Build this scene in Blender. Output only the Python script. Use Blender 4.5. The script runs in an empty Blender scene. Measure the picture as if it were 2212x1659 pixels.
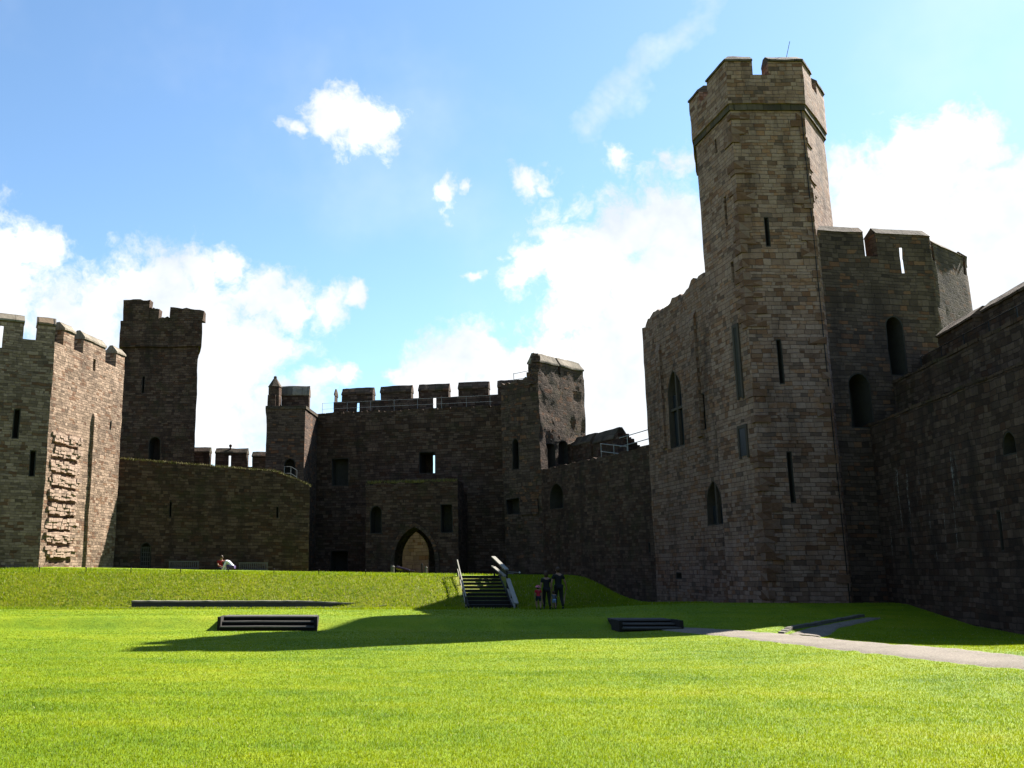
import bpy, bmesh, math, random
import numpy as np
from mathutils import Vector, Matrix, noise

random.seed(7)
rng = np.random.default_rng(7)
S = bpy.context.scene
C = S.collection
R = math.radians

# ------------------------------------------------------------------ camera model (eye at the origin, looking along +Y)
FPX, PX0, PY0, TH = 1985.0, 828.0, 830.0, R(11.4)
CT, ST = math.cos(TH), math.sin(TH)

def zy(y):
    v = (PY0 - y) / FPX
    return (ST + v * CT) / (CT - v * ST)

def at(x, y, Y):
    k = zy(y)
    return Vector(((x - PX0) / FPX * (CT + k * ST) * Y, Y, k * Y))

def ray(x, y):
    v = (PY0 - y) / FPX
    return Vector(((x - PX0) / FPX, CT - v * ST, ST + v * CT))

def onplane(x, y, P, Q):
    """where a sight line meets the vertical plane through P and Q: (distance along PQ, height)"""
    d = ray(x, y); e = Vector((Q[0] - P[0], Q[1] - P[1])); L = e.length; e /= L
    n = Vector((-e.y, e.x)); t = (n.x * P[0] + n.y * P[1]) / (n.x * d.x + n.y * d.y)
    h = d * t
    return (h.x - P[0]) * e.x + (h.y - P[1]) * e.y, h.z

# ------------------------------------------------------------------ ground height
def sst(a, b, x):
    t = min(1, max(0, (x - a) / (b - a))); return t * t * (3 - 2 * t)

def lerp_tab(tab, x):
    if x <= tab[0][0]: return tab[0][1]
    for (a, va), (b, vb) in zip(tab, tab[1:]):
        if x <= b: return va + (vb - va) * (x - a) / (b - a)
    return tab[-1][1]

PL = [(0, -1.62), (12, -1.75), (22, -2.0), (30, -2.14), (33.9, -2.15), (34.15, -2.09), (34.9, -1.77), (35.3, -1.72), (42, -1.72), (200, -1.75)]
PR = [(0, -1.6), (12, -1.56), (20, -1.66), (26, -1.9), (30, -2.02), (33, -1.93), (38.5, -1.42), (40, -1.40), (46, -1.7), (54, -2.05), (90, -1.9)]

def gz(x, y):
    w = sst(6.5, 13.5, x)
    z = lerp_tab(PL, y) * (1 - w) + lerp_tab(PR, y) * w
    if y > 41.5:
        mx = 1 - sst(9.6, 13.0, x)
        xx = min(12, max(-30, x))
        edge = -.26 - .0085 * (xx + 5) ; crest = -.2 - .018 * (xx - .5)
        if y < 47: top = edge
        elif y < 51: top = edge + (crest - edge) * sst(47, 51, y)
        else: top = crest - .42 * sst(51, 57, y)
        s = min(1, max(0, (y - 42.8) / 4.2))
        s = s + .05 * math.sin(s * math.pi)
        s = min(1, s)
        z = z + (top - z) * s * mx if y < 60 else z + (top - z) * mx
    return z + .02 * noise.noise(Vector((x * .35, y * .35, 0))) + .008 * noise.noise(Vector((x * 1.7, y * 1.7, 3)))

def on_ground(x, y):
    d = ray(x, y); t = 3.0
    a, b = 3.0, 80.0
    f = lambda t: d.z * t - gz(d.x * t, d.y * t)
    while a < 80 and f(a) > 0: a += .4
    lo, hi = a - .4, a
    for _ in range(18):
        m = (lo + hi) / 2
        if f(m) > 0: lo = m
        else: hi = m
    return Vector((d.x * hi, d.y * hi, gz(d.x * hi, d.y * hi)))

# ------------------------------------------------------------------ node helper
class NB:
    def __init__(s, tree): s.t = tree
    def n(s, typ, ins=None, **props):
        nd = s.t.nodes.new(typ)
        for k, v in props.items(): setattr(nd, k, v)
        for k, v in (ins or {}).items():
            sock = nd.inputs[k]
            if isinstance(v, bpy.types.NodeSocket): s.t.links.new(v, sock)
            else: sock.default_value = v
        return nd
    def m(s, op, a, b=0.0, c=None, clamp=False):
        ins = {0: a, 1: b}
        if c is not None: ins[2] = c
        return s.n('ShaderNodeMath', ins, operation=op, use_clamp=clamp).outputs[0]
    def mix(s, f, a, b, blend='MIX'):
        nd = s.n('ShaderNodeMix', {0: f, 6: a, 7: b}, data_type='RGBA', blend_type=blend)
        return nd.outputs[2]
    def noise(s, vec, scale, detail=3, rough=.55, out=0, dim='3D', w=None):
        ins = {'Scale': scale, 'Detail': detail, 'Roughness': rough}
        if dim == '1D': ins['W'] = w
        else: ins['Vector'] = vec
        return s.n('ShaderNodeTexNoise', ins, noise_dimensions=dim).outputs[out]
    def ramp(s, f, stops, interp='LINEAR'):
        nd = s.n('ShaderNodeValToRGB', {0: f}); cr = nd.color_ramp; cr.interpolation = interp
        while len(cr.elements) > 1: cr.elements.remove(cr.elements[-1])
        for i, (p, c) in enumerate(stops):
            e = cr.elements[0] if i == 0 else cr.elements.new(p)
            e.position = p; e.color = tuple(c) + (1,) if len(c) == 3 else c
        return nd.outputs[0]
    def rng(s, v, a, b, c=0.0, d=1.0, smooth=False):
        return s.n('ShaderNodeMapRange', {0: v, 1: a, 2: b, 3: c, 4: d}, interpolation_type='SMOOTHSTEP' if smooth else 'LINEAR').outputs[0]

def new_mat(name):
    m = bpy.data.materials.new(name); m.use_nodes = True
    nt = m.node_tree; nt.nodes.clear()
    b = NB(nt); out = b.n('ShaderNodeOutputMaterial')
    return m, b, out

def simple_mat(name, col, rough=.6, metal=0.0, var=.25, scale=8, bump=0.0, spec=.3):
    col = tuple(x * .62 for x in col)
    m, b, out = new_mat(name)
    tc = b.n('ShaderNodeTexCoord').outputs['Object']
    nz = b.noise(tc, scale, 4)
    c = b.mix(nz, tuple(x * (1 - var) for x in col) + (1,), tuple(min(1, x * (1 + var)) for x in col) + (1,))
    p = b.n('ShaderNodeBsdfPrincipled', {'Base Color': c, 'Roughness': rough, 'Metallic': metal, 'Specular IOR Level': spec})
    if bump:
        bp = b.n('ShaderNodeBump', {'Height': b.noise(tc, scale * 3, 4), 'Strength': bump, 'Distance': .02})
        b.t.links.new(bp.outputs[0], p.inputs['Normal'])
    b.t.links.new(p.outputs[0], out.inputs[0])
    return m

ALB = .60
WARM = [1.3]
def wk(c, k=None):
    k = ALB if k is None else k
    w_ = WARM[0]
    return (c[0] * k * (1 + .22 * w_), c[1] * k * (1 - .04 * w_), c[2] * k * (1 - .12 * w_))
def stone_mat(name, stops, row=.27, bw=.55, mortar=(.05, .042, .035), bump=1.0, dist=.045, stain=(.025, .022, .02), stain_amt=.6,
              moss=0.0, streaks=None, msize=.011, irregular=.38, ochre=.13, och=((.10, .06, .035), (.17, .10, .055), (.21, .15, .09)), seed=0.0, fine=.35, bdist=.05):
    stops = [(p_, wk(c_)) for p_, c_ in stops]; mortar = wk(mortar); stain = wk(stain)
    m, b, out = new_mat(name)
    uv = b.n('ShaderNodeTexCoord').outputs['UV']
    pos = b.n('ShaderNodeNewGeometry').outputs['Position']
    uvs = b.n('ShaderNodeVectorMath', {0: uv, 1: (seed, seed * .37, 0)}, operation='ADD').outputs[0]
    wob = b.n('ShaderNodeVectorMath', {0: b.noise(uvs, 2.2, 3, out=1), 1: (.5, .5, .5)}, operation='SUBTRACT').outputs[0]
    uvw = b.n('ShaderNodeVectorMath', {0: wob, 1: (dist * 2.2,) * 3, 2: uvs}, operation='MULTIPLY_ADD').outputs[0]
    sx = b.n('ShaderNodeSeparateXYZ', {0: uvw})
    u, v = sx.outputs[0], sx.outputs[1]
    v = b.m('ADD', v, b.m('MULTIPLY', b.m('SUBTRACT', b.noise(None, .9, 1, dim='1D', w=v), .5), row * 2.2))
    rown = b.m('FLOOR', b.m('DIVIDE', v, row))
    wn = b.n('ShaderNodeTexWhiteNoise', {'W': rown}, noise_dimensions='1D').outputs[0]
    u = b.m('ADD', u, b.m('MULTIPLY', wn, 7.3))
    cxy = b.n('ShaderNodeCombineXYZ', {0: b.m('MULTIPLY', u, .9), 1: b.m('MULTIPLY', rown, 5.17), 2: 0.0}).outputs[0]
    u = b.m('ADD', u, b.m('MULTIPLY', b.m('SUBTRACT', b.noise(cxy, 1.6, 1), .5), irregular * 2.4))
    vec = b.n('ShaderNodeCombineXYZ', {0: u, 1: v, 2: 0.0}).outputs[0]
    br = b.n('ShaderNodeTexBrick', {'Vector': vec, 'Color1': (0, 0, 0, 1), 'Color2': (1, 1, 1, 1), 'Mortar': (.5, .5, .5, 1), 'Scale': 1.0,
                                    'Mortar Size': msize, 'Mortar Smooth': .6, 'Bias': 0.0, 'Brick Width': bw, 'Row Height': row}, offset=.5)
    t = b.m('ADD', b.m('ADD', b.m('MULTIPLY', br.outputs[0], .66), .17), b.m('ADD', b.m('MULTIPLY', b.m('SUBTRACT', b.noise(uvs, .3, 4), .5), .8), b.m('MULTIPLY', b.m('SUBTRACT', b.noise(uvs, 2.6, 3), .5), .35)), clamp=True)
    col = b.ramp(t, stops)
    # second random per block, so that hue is not tied to value
    half = b.m('MULTIPLY', b.m('SUBTRACT', 1.0, b.m('ABSOLUTE', b.m('MODULO', rown, 2.0))), .5)
    cid = b.m('FLOOR', b.m('ADD', b.m('DIVIDE', u, bw), half))
    w2n = b.n('ShaderNodeTexWhiteNoise', {'Vector': b.n('ShaderNodeCombineXYZ', {0: cid, 1: rown, 2: 3.3}).outputs[0]}, noise_dimensions='3D').outputs[0]
    odd = b.m('GREATER_THAN', b.m('ADD', w2n, b.m('MULTIPLY', b.m('SUBTRACT', b.noise(uvs, .45, 3), .5), .9)), 1.0 - ochre)
    col = b.mix(b.m('MULTIPLY', odd, .8), col, b.ramp(b.m('FRACT', b.m('MULTIPLY', w2n, 37.0)), [(0, wk(och[0])), (.5, wk(och[1])), (1, wk(och[2]))]))
    dk = b.m('LESS_THAN', w2n, .07)
    col = b.mix(b.m('MULTIPLY', dk, .55), col, tuple(stain) + (1,))
    gr = b.noise(pos, 9, 6, .65)
    col = b.mix(.55, col, b.mix(gr, (.35, .34, .33, 1), (1.5, 1.5, 1.5, 1)), 'MULTIPLY')
    mortf = br.outputs[1]
    col = b.mix(b.m('MULTIPLY', mortf, .75), col, tuple(mortar) + (1,))
    # run-down staining with its own shape: long in z, ragged sideways
    sv = b.n('ShaderNodeMapping', {0: uvs, 3: (1.1, .16, 1)}).outputs[0]
    st = b.rng(b.noise(sv, 1.0, 6, .6), .44, .68, 0, 1, True)
    big = b.rng(b.noise(uvs, .16, 4, .6), .42, .62, 0, 1, True)
    col = b.mix(b.m('MULTIPLY', b.m('MULTIPLY', st, stain_amt), b.m('ADD', big, .35, clamp=True)), col, tuple(stain) + (1,))
    # pale lichen flecks
    li = b.rng(b.noise(pos, 5.5, 5, .7), .66, .74, 0, .55, True)
    col = b.mix(li, col, (.17, .155, .12, 1))
    if moss:
        mo = b.rng(b.noise(pos, .9, 5, .65), .5, .66, 0, moss, True)
        col = b.mix(mo, col, (.03, .031, .011, 1))
    if streaks:
        z0, z1, u0, u1 = streaks
        sv2 = b.n('ShaderNodeMapping', {0: uv, 3: (2.3, .11, 1)}).outputs[0]
        s2 = b.rng(b.noise(sv2, 1.6, 4, .7), .60, .66, 0, 1, True)
        s2 = b.m('MULTIPLY', s2, b.rng(b.noise(uv, 7, 4, .7), .42, .6, 0, 1))
        sxy = b.n('ShaderNodeSeparateXYZ', {0: uv})
        zz = b.m('ADD', sxy.outputs[1], b.m('MULTIPLY', b.noise(uv, .8, 2), 1.2))
        band = b.m('MULTIPLY', b.rng(zz, z0, z0 + .7), b.rng(zz, z1, z1 - .6))
        col = b.mix(b.m('MULTIPLY', b.m('MULTIPLY', s2, band), .8), col, (.24, .24, .22, 1))
    h = b.m('SUBTRACT', b.m('ADD', b.m('MULTIPLY', br.outputs[0], .35), b.m('MULTIPLY', b.noise(pos, 5, 6, .7), fine * 2)), b.m('MULTIPLY', mortf, .9))
    bp = b.n('ShaderNodeBump', {'Height': h, 'Strength': bump, 'Distance': bdist})
    p = b.n('ShaderNodeBsdfPrincipled', {'Base Color': col, 'Roughness': .93, 'Specular IOR Level': .15, 'Normal': bp.outputs[0]})
    b.t.links.new(p.outputs[0], out.inputs[0])
    return m

def sc(c, k): return tuple(x * k for x in c)
K = 1.0
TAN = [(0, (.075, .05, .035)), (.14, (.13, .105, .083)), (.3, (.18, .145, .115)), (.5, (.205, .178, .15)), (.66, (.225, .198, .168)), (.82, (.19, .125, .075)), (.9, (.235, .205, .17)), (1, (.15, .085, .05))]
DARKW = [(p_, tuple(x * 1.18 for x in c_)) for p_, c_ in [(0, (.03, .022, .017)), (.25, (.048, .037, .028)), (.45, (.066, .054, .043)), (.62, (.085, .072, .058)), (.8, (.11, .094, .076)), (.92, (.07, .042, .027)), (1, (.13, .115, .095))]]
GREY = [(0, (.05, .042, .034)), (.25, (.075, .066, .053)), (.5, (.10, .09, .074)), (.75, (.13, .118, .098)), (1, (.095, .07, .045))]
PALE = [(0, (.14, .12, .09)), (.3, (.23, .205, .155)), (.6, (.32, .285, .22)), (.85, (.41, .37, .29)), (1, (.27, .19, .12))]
M = {}
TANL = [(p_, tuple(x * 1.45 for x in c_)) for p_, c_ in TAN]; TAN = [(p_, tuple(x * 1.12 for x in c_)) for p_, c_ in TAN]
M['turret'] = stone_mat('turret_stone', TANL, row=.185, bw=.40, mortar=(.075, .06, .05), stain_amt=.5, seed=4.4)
M['tower'] = stone_mat('tower_stone', TAN, row=.185, bw=.40, mortar=(.055, .045, .037), stain_amt=.55, seed=3.1)
M['tower_dark'] = stone_mat('tower_grey_stone', GREY, row=.18, bw=.38, mortar=(.04, .035, .03), stain_amt=.6, seed=9.4)
WARM[0] = 1.0
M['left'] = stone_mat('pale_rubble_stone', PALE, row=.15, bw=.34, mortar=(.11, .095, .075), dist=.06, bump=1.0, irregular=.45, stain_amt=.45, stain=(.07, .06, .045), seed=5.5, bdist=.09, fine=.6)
M['tusk'] = stone_mat('pale_tusking_stone', ochre=.02, stops= [(0, (.3, .27, .22)), (.5, (.4, .36, .3)), (1, (.46, .42, .35))], row=.2, bw=.3, mortar=(.25, .22, .18), stain_amt=.15, seed=8.8)
WARM[0] = 1.3
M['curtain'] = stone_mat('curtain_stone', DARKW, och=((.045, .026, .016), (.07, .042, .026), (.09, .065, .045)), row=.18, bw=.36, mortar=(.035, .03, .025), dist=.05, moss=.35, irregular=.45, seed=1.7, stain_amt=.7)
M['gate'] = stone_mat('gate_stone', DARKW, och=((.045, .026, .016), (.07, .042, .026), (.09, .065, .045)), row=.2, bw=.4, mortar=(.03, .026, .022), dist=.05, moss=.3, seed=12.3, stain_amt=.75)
M['rubble'] = stone_mat('broken_rubble_stone', GREY, row=.2, bw=.34, mortar=(.045, .038, .03), dist=.08, bump=1.0, irregular=.6, moss=.4, seed=7.7, stain_amt=.5, bdist=.08, fine=.5)
M['outer'] = stone_mat('outer_wall_stone', [(0, (.14, .12, .1)), (.5, (.24, .2, .17)), (1, (.3, .26, .22))], row=.3, bw=.6, seed=2.2)
M['quoin'] = None
M['right'] = stone_mat('right_wall_stone', DARKW, och=((.045, .026, .016), (.07, .042, .026), (.09, .065, .045)), row=.2, bw=.4, mortar=(.03, .026, .022), dist=.05, seed=21.0, stain_amt=.7, streaks=(1.0, 5.2, 0, 0), moss=.15)
WARM[0] = .3
M['coping'] = stone_mat('coping_stone', [(0, (.2, .18, .14)), (.5, (.29, .265, .21)), (1, (.36, .33, .27))], row=.7, bw=.75, mortar=(.06, .05, .04), msize=.02, ochre=.05, moss=.3, seed=31)
M['coping_dark'] = stone_mat('mossy_coping_stone', [(0, (.07, .055, .04)), (.5, (.115, .092, .068)), (1, (.16, .13, .1))], row=.6, bw=.7, mortar=(.03, .025, .02), msize=.02, ochre=.05, moss=.5, seed=37)
WARM[0] = 1.3
M['reveal'] = simple_mat('opening_reveal_stone', (.045, .038, .03), .95, var=.4, scale=4, bump=.4)
M['dressed'] = simple_mat('dressed_window_stone', (.075, .055, .04), .9, var=.35, scale=5, bump=.4)
M['glass'] = simple_mat('leaded_window_glass', (.02, .026, .032), .35, var=.3, scale=6, spec=.4)
M['iron'] = simple_mat('black_iron', (.02, .02, .02), .5, .6)
M['steel'] = simple_mat('galvanised_rail_steel', (.30, .30, .28), .45, .4, var=.15)
M['rail_wood'] = simple_mat('pale_weathered_rail_wood', (.30, .28, .23), .7, var=.2, scale=14, bump=.2)
M['step_wood'] = simple_mat('dark_step_timber', (.016, .012, .009), .85, var=.4, scale=8, bump=.3)
M['step_stone'] = simple_mat('grey_slate_step_stone', (.085, .078, .066), .85, var=.4, scale=5, bump=.4)
M['riser'] = simple_mat('shade_dark_step_riser', (.022, .018, .014), .95, var=.4, scale=5, bump=.4)  # step fronts coloured near black to stand for their shade
M['kerb'] = simple_mat('kerb_stone', (.2, .18, .15), .9, var=.4, scale=4, bump=.5)
M['bench'] = simple_mat('weathered_bench_teak', (.13, .12, .105), .8, var=.3, scale=10)
M['slate'] = stone_mat('dark_weathered_coping', [(0, (.06, .048, .034)), (.5, (.095, .078, .057)), (1, (.13, .11, .085))], row=.45, bw=.6, mortar=(.025, .02, .016), msize=.02, ochre=.05, moss=.5, seed=41)
M['olive'] = simple_mat('olive_painted_wood', (.085, .08, .03), .7, var=.2)
M['white'] = simple_mat('white_paint', (.8, .8, .78), .4, var=.05)
M['gun'] = simple_mat('gun_barrel_iron', (.09, .05, .06), .28, .75, var=.3)
M['stone_post'] = simple_mat('bollard_stone', (.13, .12, .1), .9, var=.3, bump=.4)

# ------------------------------------------------------------------ mesh helpers
def tag(o, label=None, cat=None, group=None, kind=None):
    if label: o['label'] = label
    if cat: o['category'] = cat
    if group: o['group'] = group
    if kind: o['kind'] = kind
    return o

def empty(name, loc, label, cat, group=None):
    o = bpy.data.objects.new(name, None); C.objects.link(o); o.location = loc; o.empty_display_size = .3
    return tag(o, label, cat, group)

def link(name, me, mat, parent=None):
    o = bpy.data.objects.new(name, me); C.objects.link(o)
    if mat is not None and not me.materials: me.materials.append(mat)
    if parent is not None:
        o.parent = parent
        p = parent; off = Vector((0, 0, 0))
        while p is not None: off += Vector(p.location); p = p.parent
        if parent.type == 'EMPTY' and parent.parent is None:
            o.matrix_parent_inverse = Matrix.Translation(-Vector(parent.location))
    return o

def box_uv(bm):
    uvl = bm.loops.layers.uv.verify()
    for f in bm.faces:
        n = f.normal
        if abs(n.z) > .75:
            for l in f.loops: l[uvl].uv = (l.vert.co.x, l.vert.co.y)
        else:
            t = Vector((-n.y, n.x)).normalized()
            for l in f.loops: l[uvl].uv = (l.vert.co.x * t.x + l.vert.co.y * t.y, l.vert.co.z)

def roughen(bm, cell, amp, amp2=0.0, freq=.8):
    if cell:
        bmesh.ops.triangulate(bm, faces=bm.faces[:])
        for _ in range(9):
            es = [e for e in bm.edges if e.calc_length() > cell * 1.5]
            if not es or len(bm.faces) > 60000: break
            bmesh.ops.subdivide_edges(bm, edges=es, cuts=1, use_grid_fill=False)
            bmesh.ops.triangulate(bm, faces=[f for f in bm.faces if len(f.verts) > 3])
    if amp:
        for v in bm.verts:
            p = v.co
            v.co = p + noise.noise_vector(p * freq) * amp + (noise.noise_vector(p * 3.1) * amp2 if amp2 else Vector())

def finish(name, bm, mat, parent=None, rough=None, smooth=True, uv=True):
    bm.normal_update()
    if uv: box_uv(bm)
    if rough: roughen(bm, *rough)
    me = bpy.data.meshes.new(name); bm.to_mesh(me); bm.free()
    if smooth and rough:
        me.polygons.foreach_set('use_smooth', [True] * len(me.polygons))
        me.set_sharp_from_angle(angle=R(38))
    return link(name, me, mat, parent)

def prism(bm, poly, z0, z1):
    """closed polygon (x, y) counter-clockwise from above; z0 / z1 numbers or lists"""
    n = len(poly)
    a = sum(poly[i][0] * poly[(i + 1) % n][1] - poly[(i + 1) % n][0] * poly[i][1] for i in range(n))
    idx = list(range(n)) if a > 0 else list(range(n))[::-1]
    zb = z0 if hasattr(z0, '__len__') else [z0] * n
    zt = z1 if hasattr(z1, '__len__') else [z1] * n
    b = [bm.verts.new((poly[i][0], poly[i][1], zb[i])) for i in idx]
    t = [bm.verts.new((poly[i][0], poly[i][1], zt[i])) for i in idx]
    bm.faces.new(b[::-1]); bm.faces.new(t)
    for i in range(n):
        j = (i + 1) % n
        bm.faces.new((b[i], b[j], t[j], t[i]))

def offset_line(pts, d, closed):
    """offset to the left of the walking direction, mitred"""
    out = []; n = len(pts)
    for i in range(n):
        p = Vector(pts[i][:2])
        prev = Vector(pts[i - 1][:2]) if (closed or i > 0) else None
        nxt = Vector(pts[(i + 1) % n][:2]) if (closed or i < n - 1) else None
        ds = []
        if prev is not None: ds.append((p - prev).normalized())
        if nxt is not None: ds.append((nxt - p).normalized())
        ns = [Vector((-q.y, q.x)) for q in ds]
        if len(ns) == 1: out.append(p + ns[0] * d)
        else:
            m = (ns[0] + ns[1]).normalized(); k = d / max(.35, m.dot(ns[0]))
            out.append(p + m * k)
    return out

def strip(bm, pts, thick, z0, z1, closed=False, out=0.0):
    """a wall along pts (outer face; thickness goes to the left of the walking direction)"""
    a = offset_line(pts, -out, closed) if out else [Vector(p[:2]) for p in pts]
    b = offset_line(pts, thick, closed)
    n = len(pts)
    zb = z0 if hasattr(z0, '__len__') else [z0] * n
    zt = z1 if hasattr(z1, '__len__') else [z1] * n
    V = []
    for i in range(n):
        V.append([bm.verts.new((a[i].x, a[i].y, zb[i])), bm.verts.new((a[i].x, a[i].y, zt[i])),
                  bm.verts.new((b[i].x, b[i].y, zt[i])), bm.verts.new((b[i].x, b[i].y, zb[i]))])
    m = n if closed else n - 1
    for i in range(m):
        p, q = V[i], V[(i + 1) % n]
        for k in range(4):
            l = (k + 1) % 4
            bm.faces.new((p[k], q[k], q[l], p[l]))
    if not closed:
        bm.faces.new(V[0]); bm.faces.new(V[-1][::-1])
    bmesh.ops.recalc_face_normals(bm, faces=bm.faces[:])

def extrude_section(bm, P, Q, nrm, sec):
    """sec: list of (d, z), d measured along nrm; swept from P to Q"""
    V = []
    for E in (P, Q):
        V.append([bm.verts.new((E[0] + nrm[0] * d, E[1] + nrm[1] * d, z)) for d, z in sec])
    n = len(sec)
    for i in range(n):
        j = (i + 1) % n
        bm.faces.new((V[0][i], V[1][i], V[1][j], V[0][j]))
    bm.faces.new(V[0][::-1]); bm.faces.new(V[1])
    bmesh.ops.recalc_face_normals(bm, faces=bm.faces[:])

def add_box(bm, c, size, rot=None):
    r = bmesh.ops.create_cube(bm, size=1.0)
    mt = Matrix.Translation(c) @ (rot.to_4x4() if rot is not None else Matrix()) @ Matrix.Diagonal((size[0], size[1], size[2], 1))
    bmesh.ops.transform(bm, matrix=mt, verts=r['verts'])
    return r['verts']

def add_tube(bm, p, q, r, seg=8, r2=None):
    p, q = Vector(p), Vector(q); d = q - p
    rot = d.to_track_quat('Z', 'Y').to_matrix().to_4x4()
    bmesh.ops.create_cone(bm, cap_ends=True, segments=seg, radius1=r, radius2=r if r2 is None else r2, depth=d.length, matrix=Matrix.Translation((p + q) / 2) @ rot)

def add_bar(bm, p, q, w, h):
    p, q = Vector(p), Vector(q); d = q - p
    y = d.normalized(); x = y.cross(Vector((0, 0, 1))).normalized(); z = x.cross(y)
    rot = Matrix((x, y, z)).transposed()
    add_box(bm, (p + q) / 2, (w, d.length, h), rot)

def shape_pts(kind, u0, u1, z0, z1):
    if kind == 'rect': return [(u0, z0), (u1, z0), (u1, z1), (u0, z1)]
    um, hw = (u0 + u1) / 2, (u1 - u0) / 2
    pts = [(u0, z0), (u1, z0)]
    if kind == 'round':
        zs = z1 - hw
        pts += [(um + hw * math.cos(a), zs + hw * math.sin(a)) for a in np.linspace(0, math.pi, 9)]
    else:   # pointed
        rise = hw * 1.5; zs = z1 - rise
        r = (hw * hw + rise * rise) / (2 * hw)
        a1 = math.atan2(rise, hw - r) if r > hw else math.pi / 2
        cx = u1 - r
        am = math.atan2(rise, um - cx)
        rt = [(cx + r * math.cos(a), zs + r * math.sin(a)) for a in np.linspace(0, am, 6)]
        pts += rt + [(2 * um - x, z) for x, z in rt[-2::-1]]
    return pts

class Wall:
    """a face line P -> Q (outer face seen with P on the left), used to place openings on it"""
    def __init__(s, P, Q):
        s.P, s.Q = Vector(P[:2]), Vector(Q[:2]); s.e = (s.Q - s.P).normalized(); s.n = Vector((s.e.y, -s.e.x))
    def w(s, u, z, d=0.0):
        p = s.P + s.e * u + s.n * d
        return Vector((p.x, p.y, z))
    def rect(s, x0, y0, x1, y1):
        xm, ym = (x0 + x1) / 2, (y0 + y1) / 2
        u0 = onplane(x0, ym, s.P, s.Q)[0]; u1 = onplane(x1, ym, s.P, s.Q)[0]
        z1 = onplane(xm, y0, s.P, s.Q)[1]; z0 = onplane(xm, y1, s.P, s.Q)[1]
        return u0, u1, z0, z1

class Openings:
    def __init__(s): s.cut = bmesh.new(); s.liners = []
    def add(s, W, r, kind='rect', depth=.8, through=False, name='arrow_slit', mat=None, front=.6, liner=True, d_in=0.0):
        u0, u1, z0, z1 = r
        pts = shape_pts(kind, u0, u1, z0, z1)
        V = []
        for d in (front, -depth - .02):
            V.append([s.cut.verts.new(W.w(u, z, d)) for u, z in pts])
        n = len(pts)
        fs = [s.cut.faces.new(V[0]), s.cut.faces.new(V[1][::-1])]
        for i in range(n):
            j = (i + 1) % n
            fs.append(s.cut.faces.new((V[0][j], V[0][i], V[1][i], V[1][j])))
        bmesh.ops.recalc_face_normals(s.cut, faces=fs)
        if liner: s.liners.append((W, pts, depth, through, name, mat or M['reveal'], d_in))
    def loft(s, W, px, d0, d1, kind='rect'):
        """a splayed slit cut right through, from depth d0 to depth d1"""
        V = []
        for k, d in enumerate((d0, d1)):
            P, Q = W.P + W.n * -d, W.Q + W.n * -d
            W2_ = Wall(P, Q); u0, u1, z0, z1 = W2_.rect(*px)
            if kind != 'rect': z0 = -1.3
            V.append([s.cut.verts.new(W2_.w(u, z)) for u, z in shape_pts(kind, u0, u1, z0, z1)])
        fs = [s.cut.faces.new(V[0]), s.cut.faces.new(V[1][::-1])]
        nn_ = len(V[0])
        for i in range(nn_):
            j = (i + 1) % nn_; fs.append(s.cut.faces.new((V[0][j], V[0][i], V[1][i], V[1][j])))
        bmesh.ops.recalc_face_normals(s.cut, faces=fs)
    def apply(s, ob):
        me = bpy.data.meshes.new('cut'); s.cut.to_mesh(me); co = bpy.data.objects.new('cut', me); C.objects.link(co)
        md = ob.modifiers.new('b', 'BOOLEAN'); md.operation = 'DIFFERENCE'; md.object = co; md.solver = 'EXACT'; md.use_self = True
        dg = bpy.context.evaluated_depsgraph_get(); dg.update()
        nm = bpy.data.meshes.new_from_object(ob.evaluated_get(dg))
        ob.modifiers.clear(); old = ob.data; ob.data = nm; bpy.data.meshes.remove(old)
        bpy.data.objects.remove(co); bpy.data.meshes.remove(me)
        return ob
    def build_liners(s, parent, rough=None):
        res = []
        for W, pts, depth, through, name, mat, d_in in s.liners:
            bm = bmesh.new(); n = len(pts)
            um = sum(p[0] for p in pts) / n; zm = sum(p[1] for p in pts) / n
            def shrink(k): return [(um + (u - um) - math.copysign(min(k, abs(u - um) * .3), u - um), zm + (z - zm) - math.copysign(min(k, abs(z - zm) * .3), z - zm)) for u, z in pts]
            a, bb = shrink(.002), shrink(.05)
            A = [bm.verts.new(W.w(u, z, -.012 - d_in)) for u, z in a]; B = [bm.verts.new(W.w(u, z, -depth + .03)) for u, z in a]
            A2 = [bm.verts.new(W.w(u, z, -.012 - d_in)) for u, z in bb]; B2 = [bm.verts.new(W.w(u, z, -depth + .03)) for u, z in bb]
            for i in range(n):
                j = (i + 1) % n
                bm.faces.new((A[i], A[j], A2[j], A2[i])); bm.faces.new((A2[i], A2[j], B2[j], B2[i]))
                bm.faces.new((B[i], A[i], A[j], B[j]) if False else (A[j], A[i], B[i], B[j]))
                if through: bm.faces.new((B2[i], B2[j], B[j], B[i]))
            if not through:
                bm.faces.new(B2[::-1]); bm.faces.new(B)
            bmesh.ops.recalc_face_normals(bm, faces=bm.faces[:])
            res.append(finish(name, bm, mat, parent, (.4,) + tuple(rough[1:]) if rough else None))
        return res

def solid(name, bm, mat, parent, ops=None, rough=(.55, .035, .012)):
    """boolean the openings out of a solid, then unwrap and roughen it"""
    if ops is None: return finish(name, bm, mat, parent, rough)
    bm.normal_update()
    me = bpy.data.meshes.new(name); bm.to_mesh(me); bm.free()
    tmp = bpy.data.objects.new('t', me); C.objects.link(tmp)
    ops.apply(tmp)
    b2 = bmesh.new(); b2.from_mesh(tmp.data); me2 = tmp.data
    bpy.data.objects.remove(tmp); bpy.data.meshes.remove(me2)
    bmesh.ops.dissolve_limit(b2, angle_limit=R(.5), verts=b2.verts[:], edges=b2.edges[:])
    o = finish(name, b2, mat, parent, rough)
    ops.build_liners(parent, rough)
    return o

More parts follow.
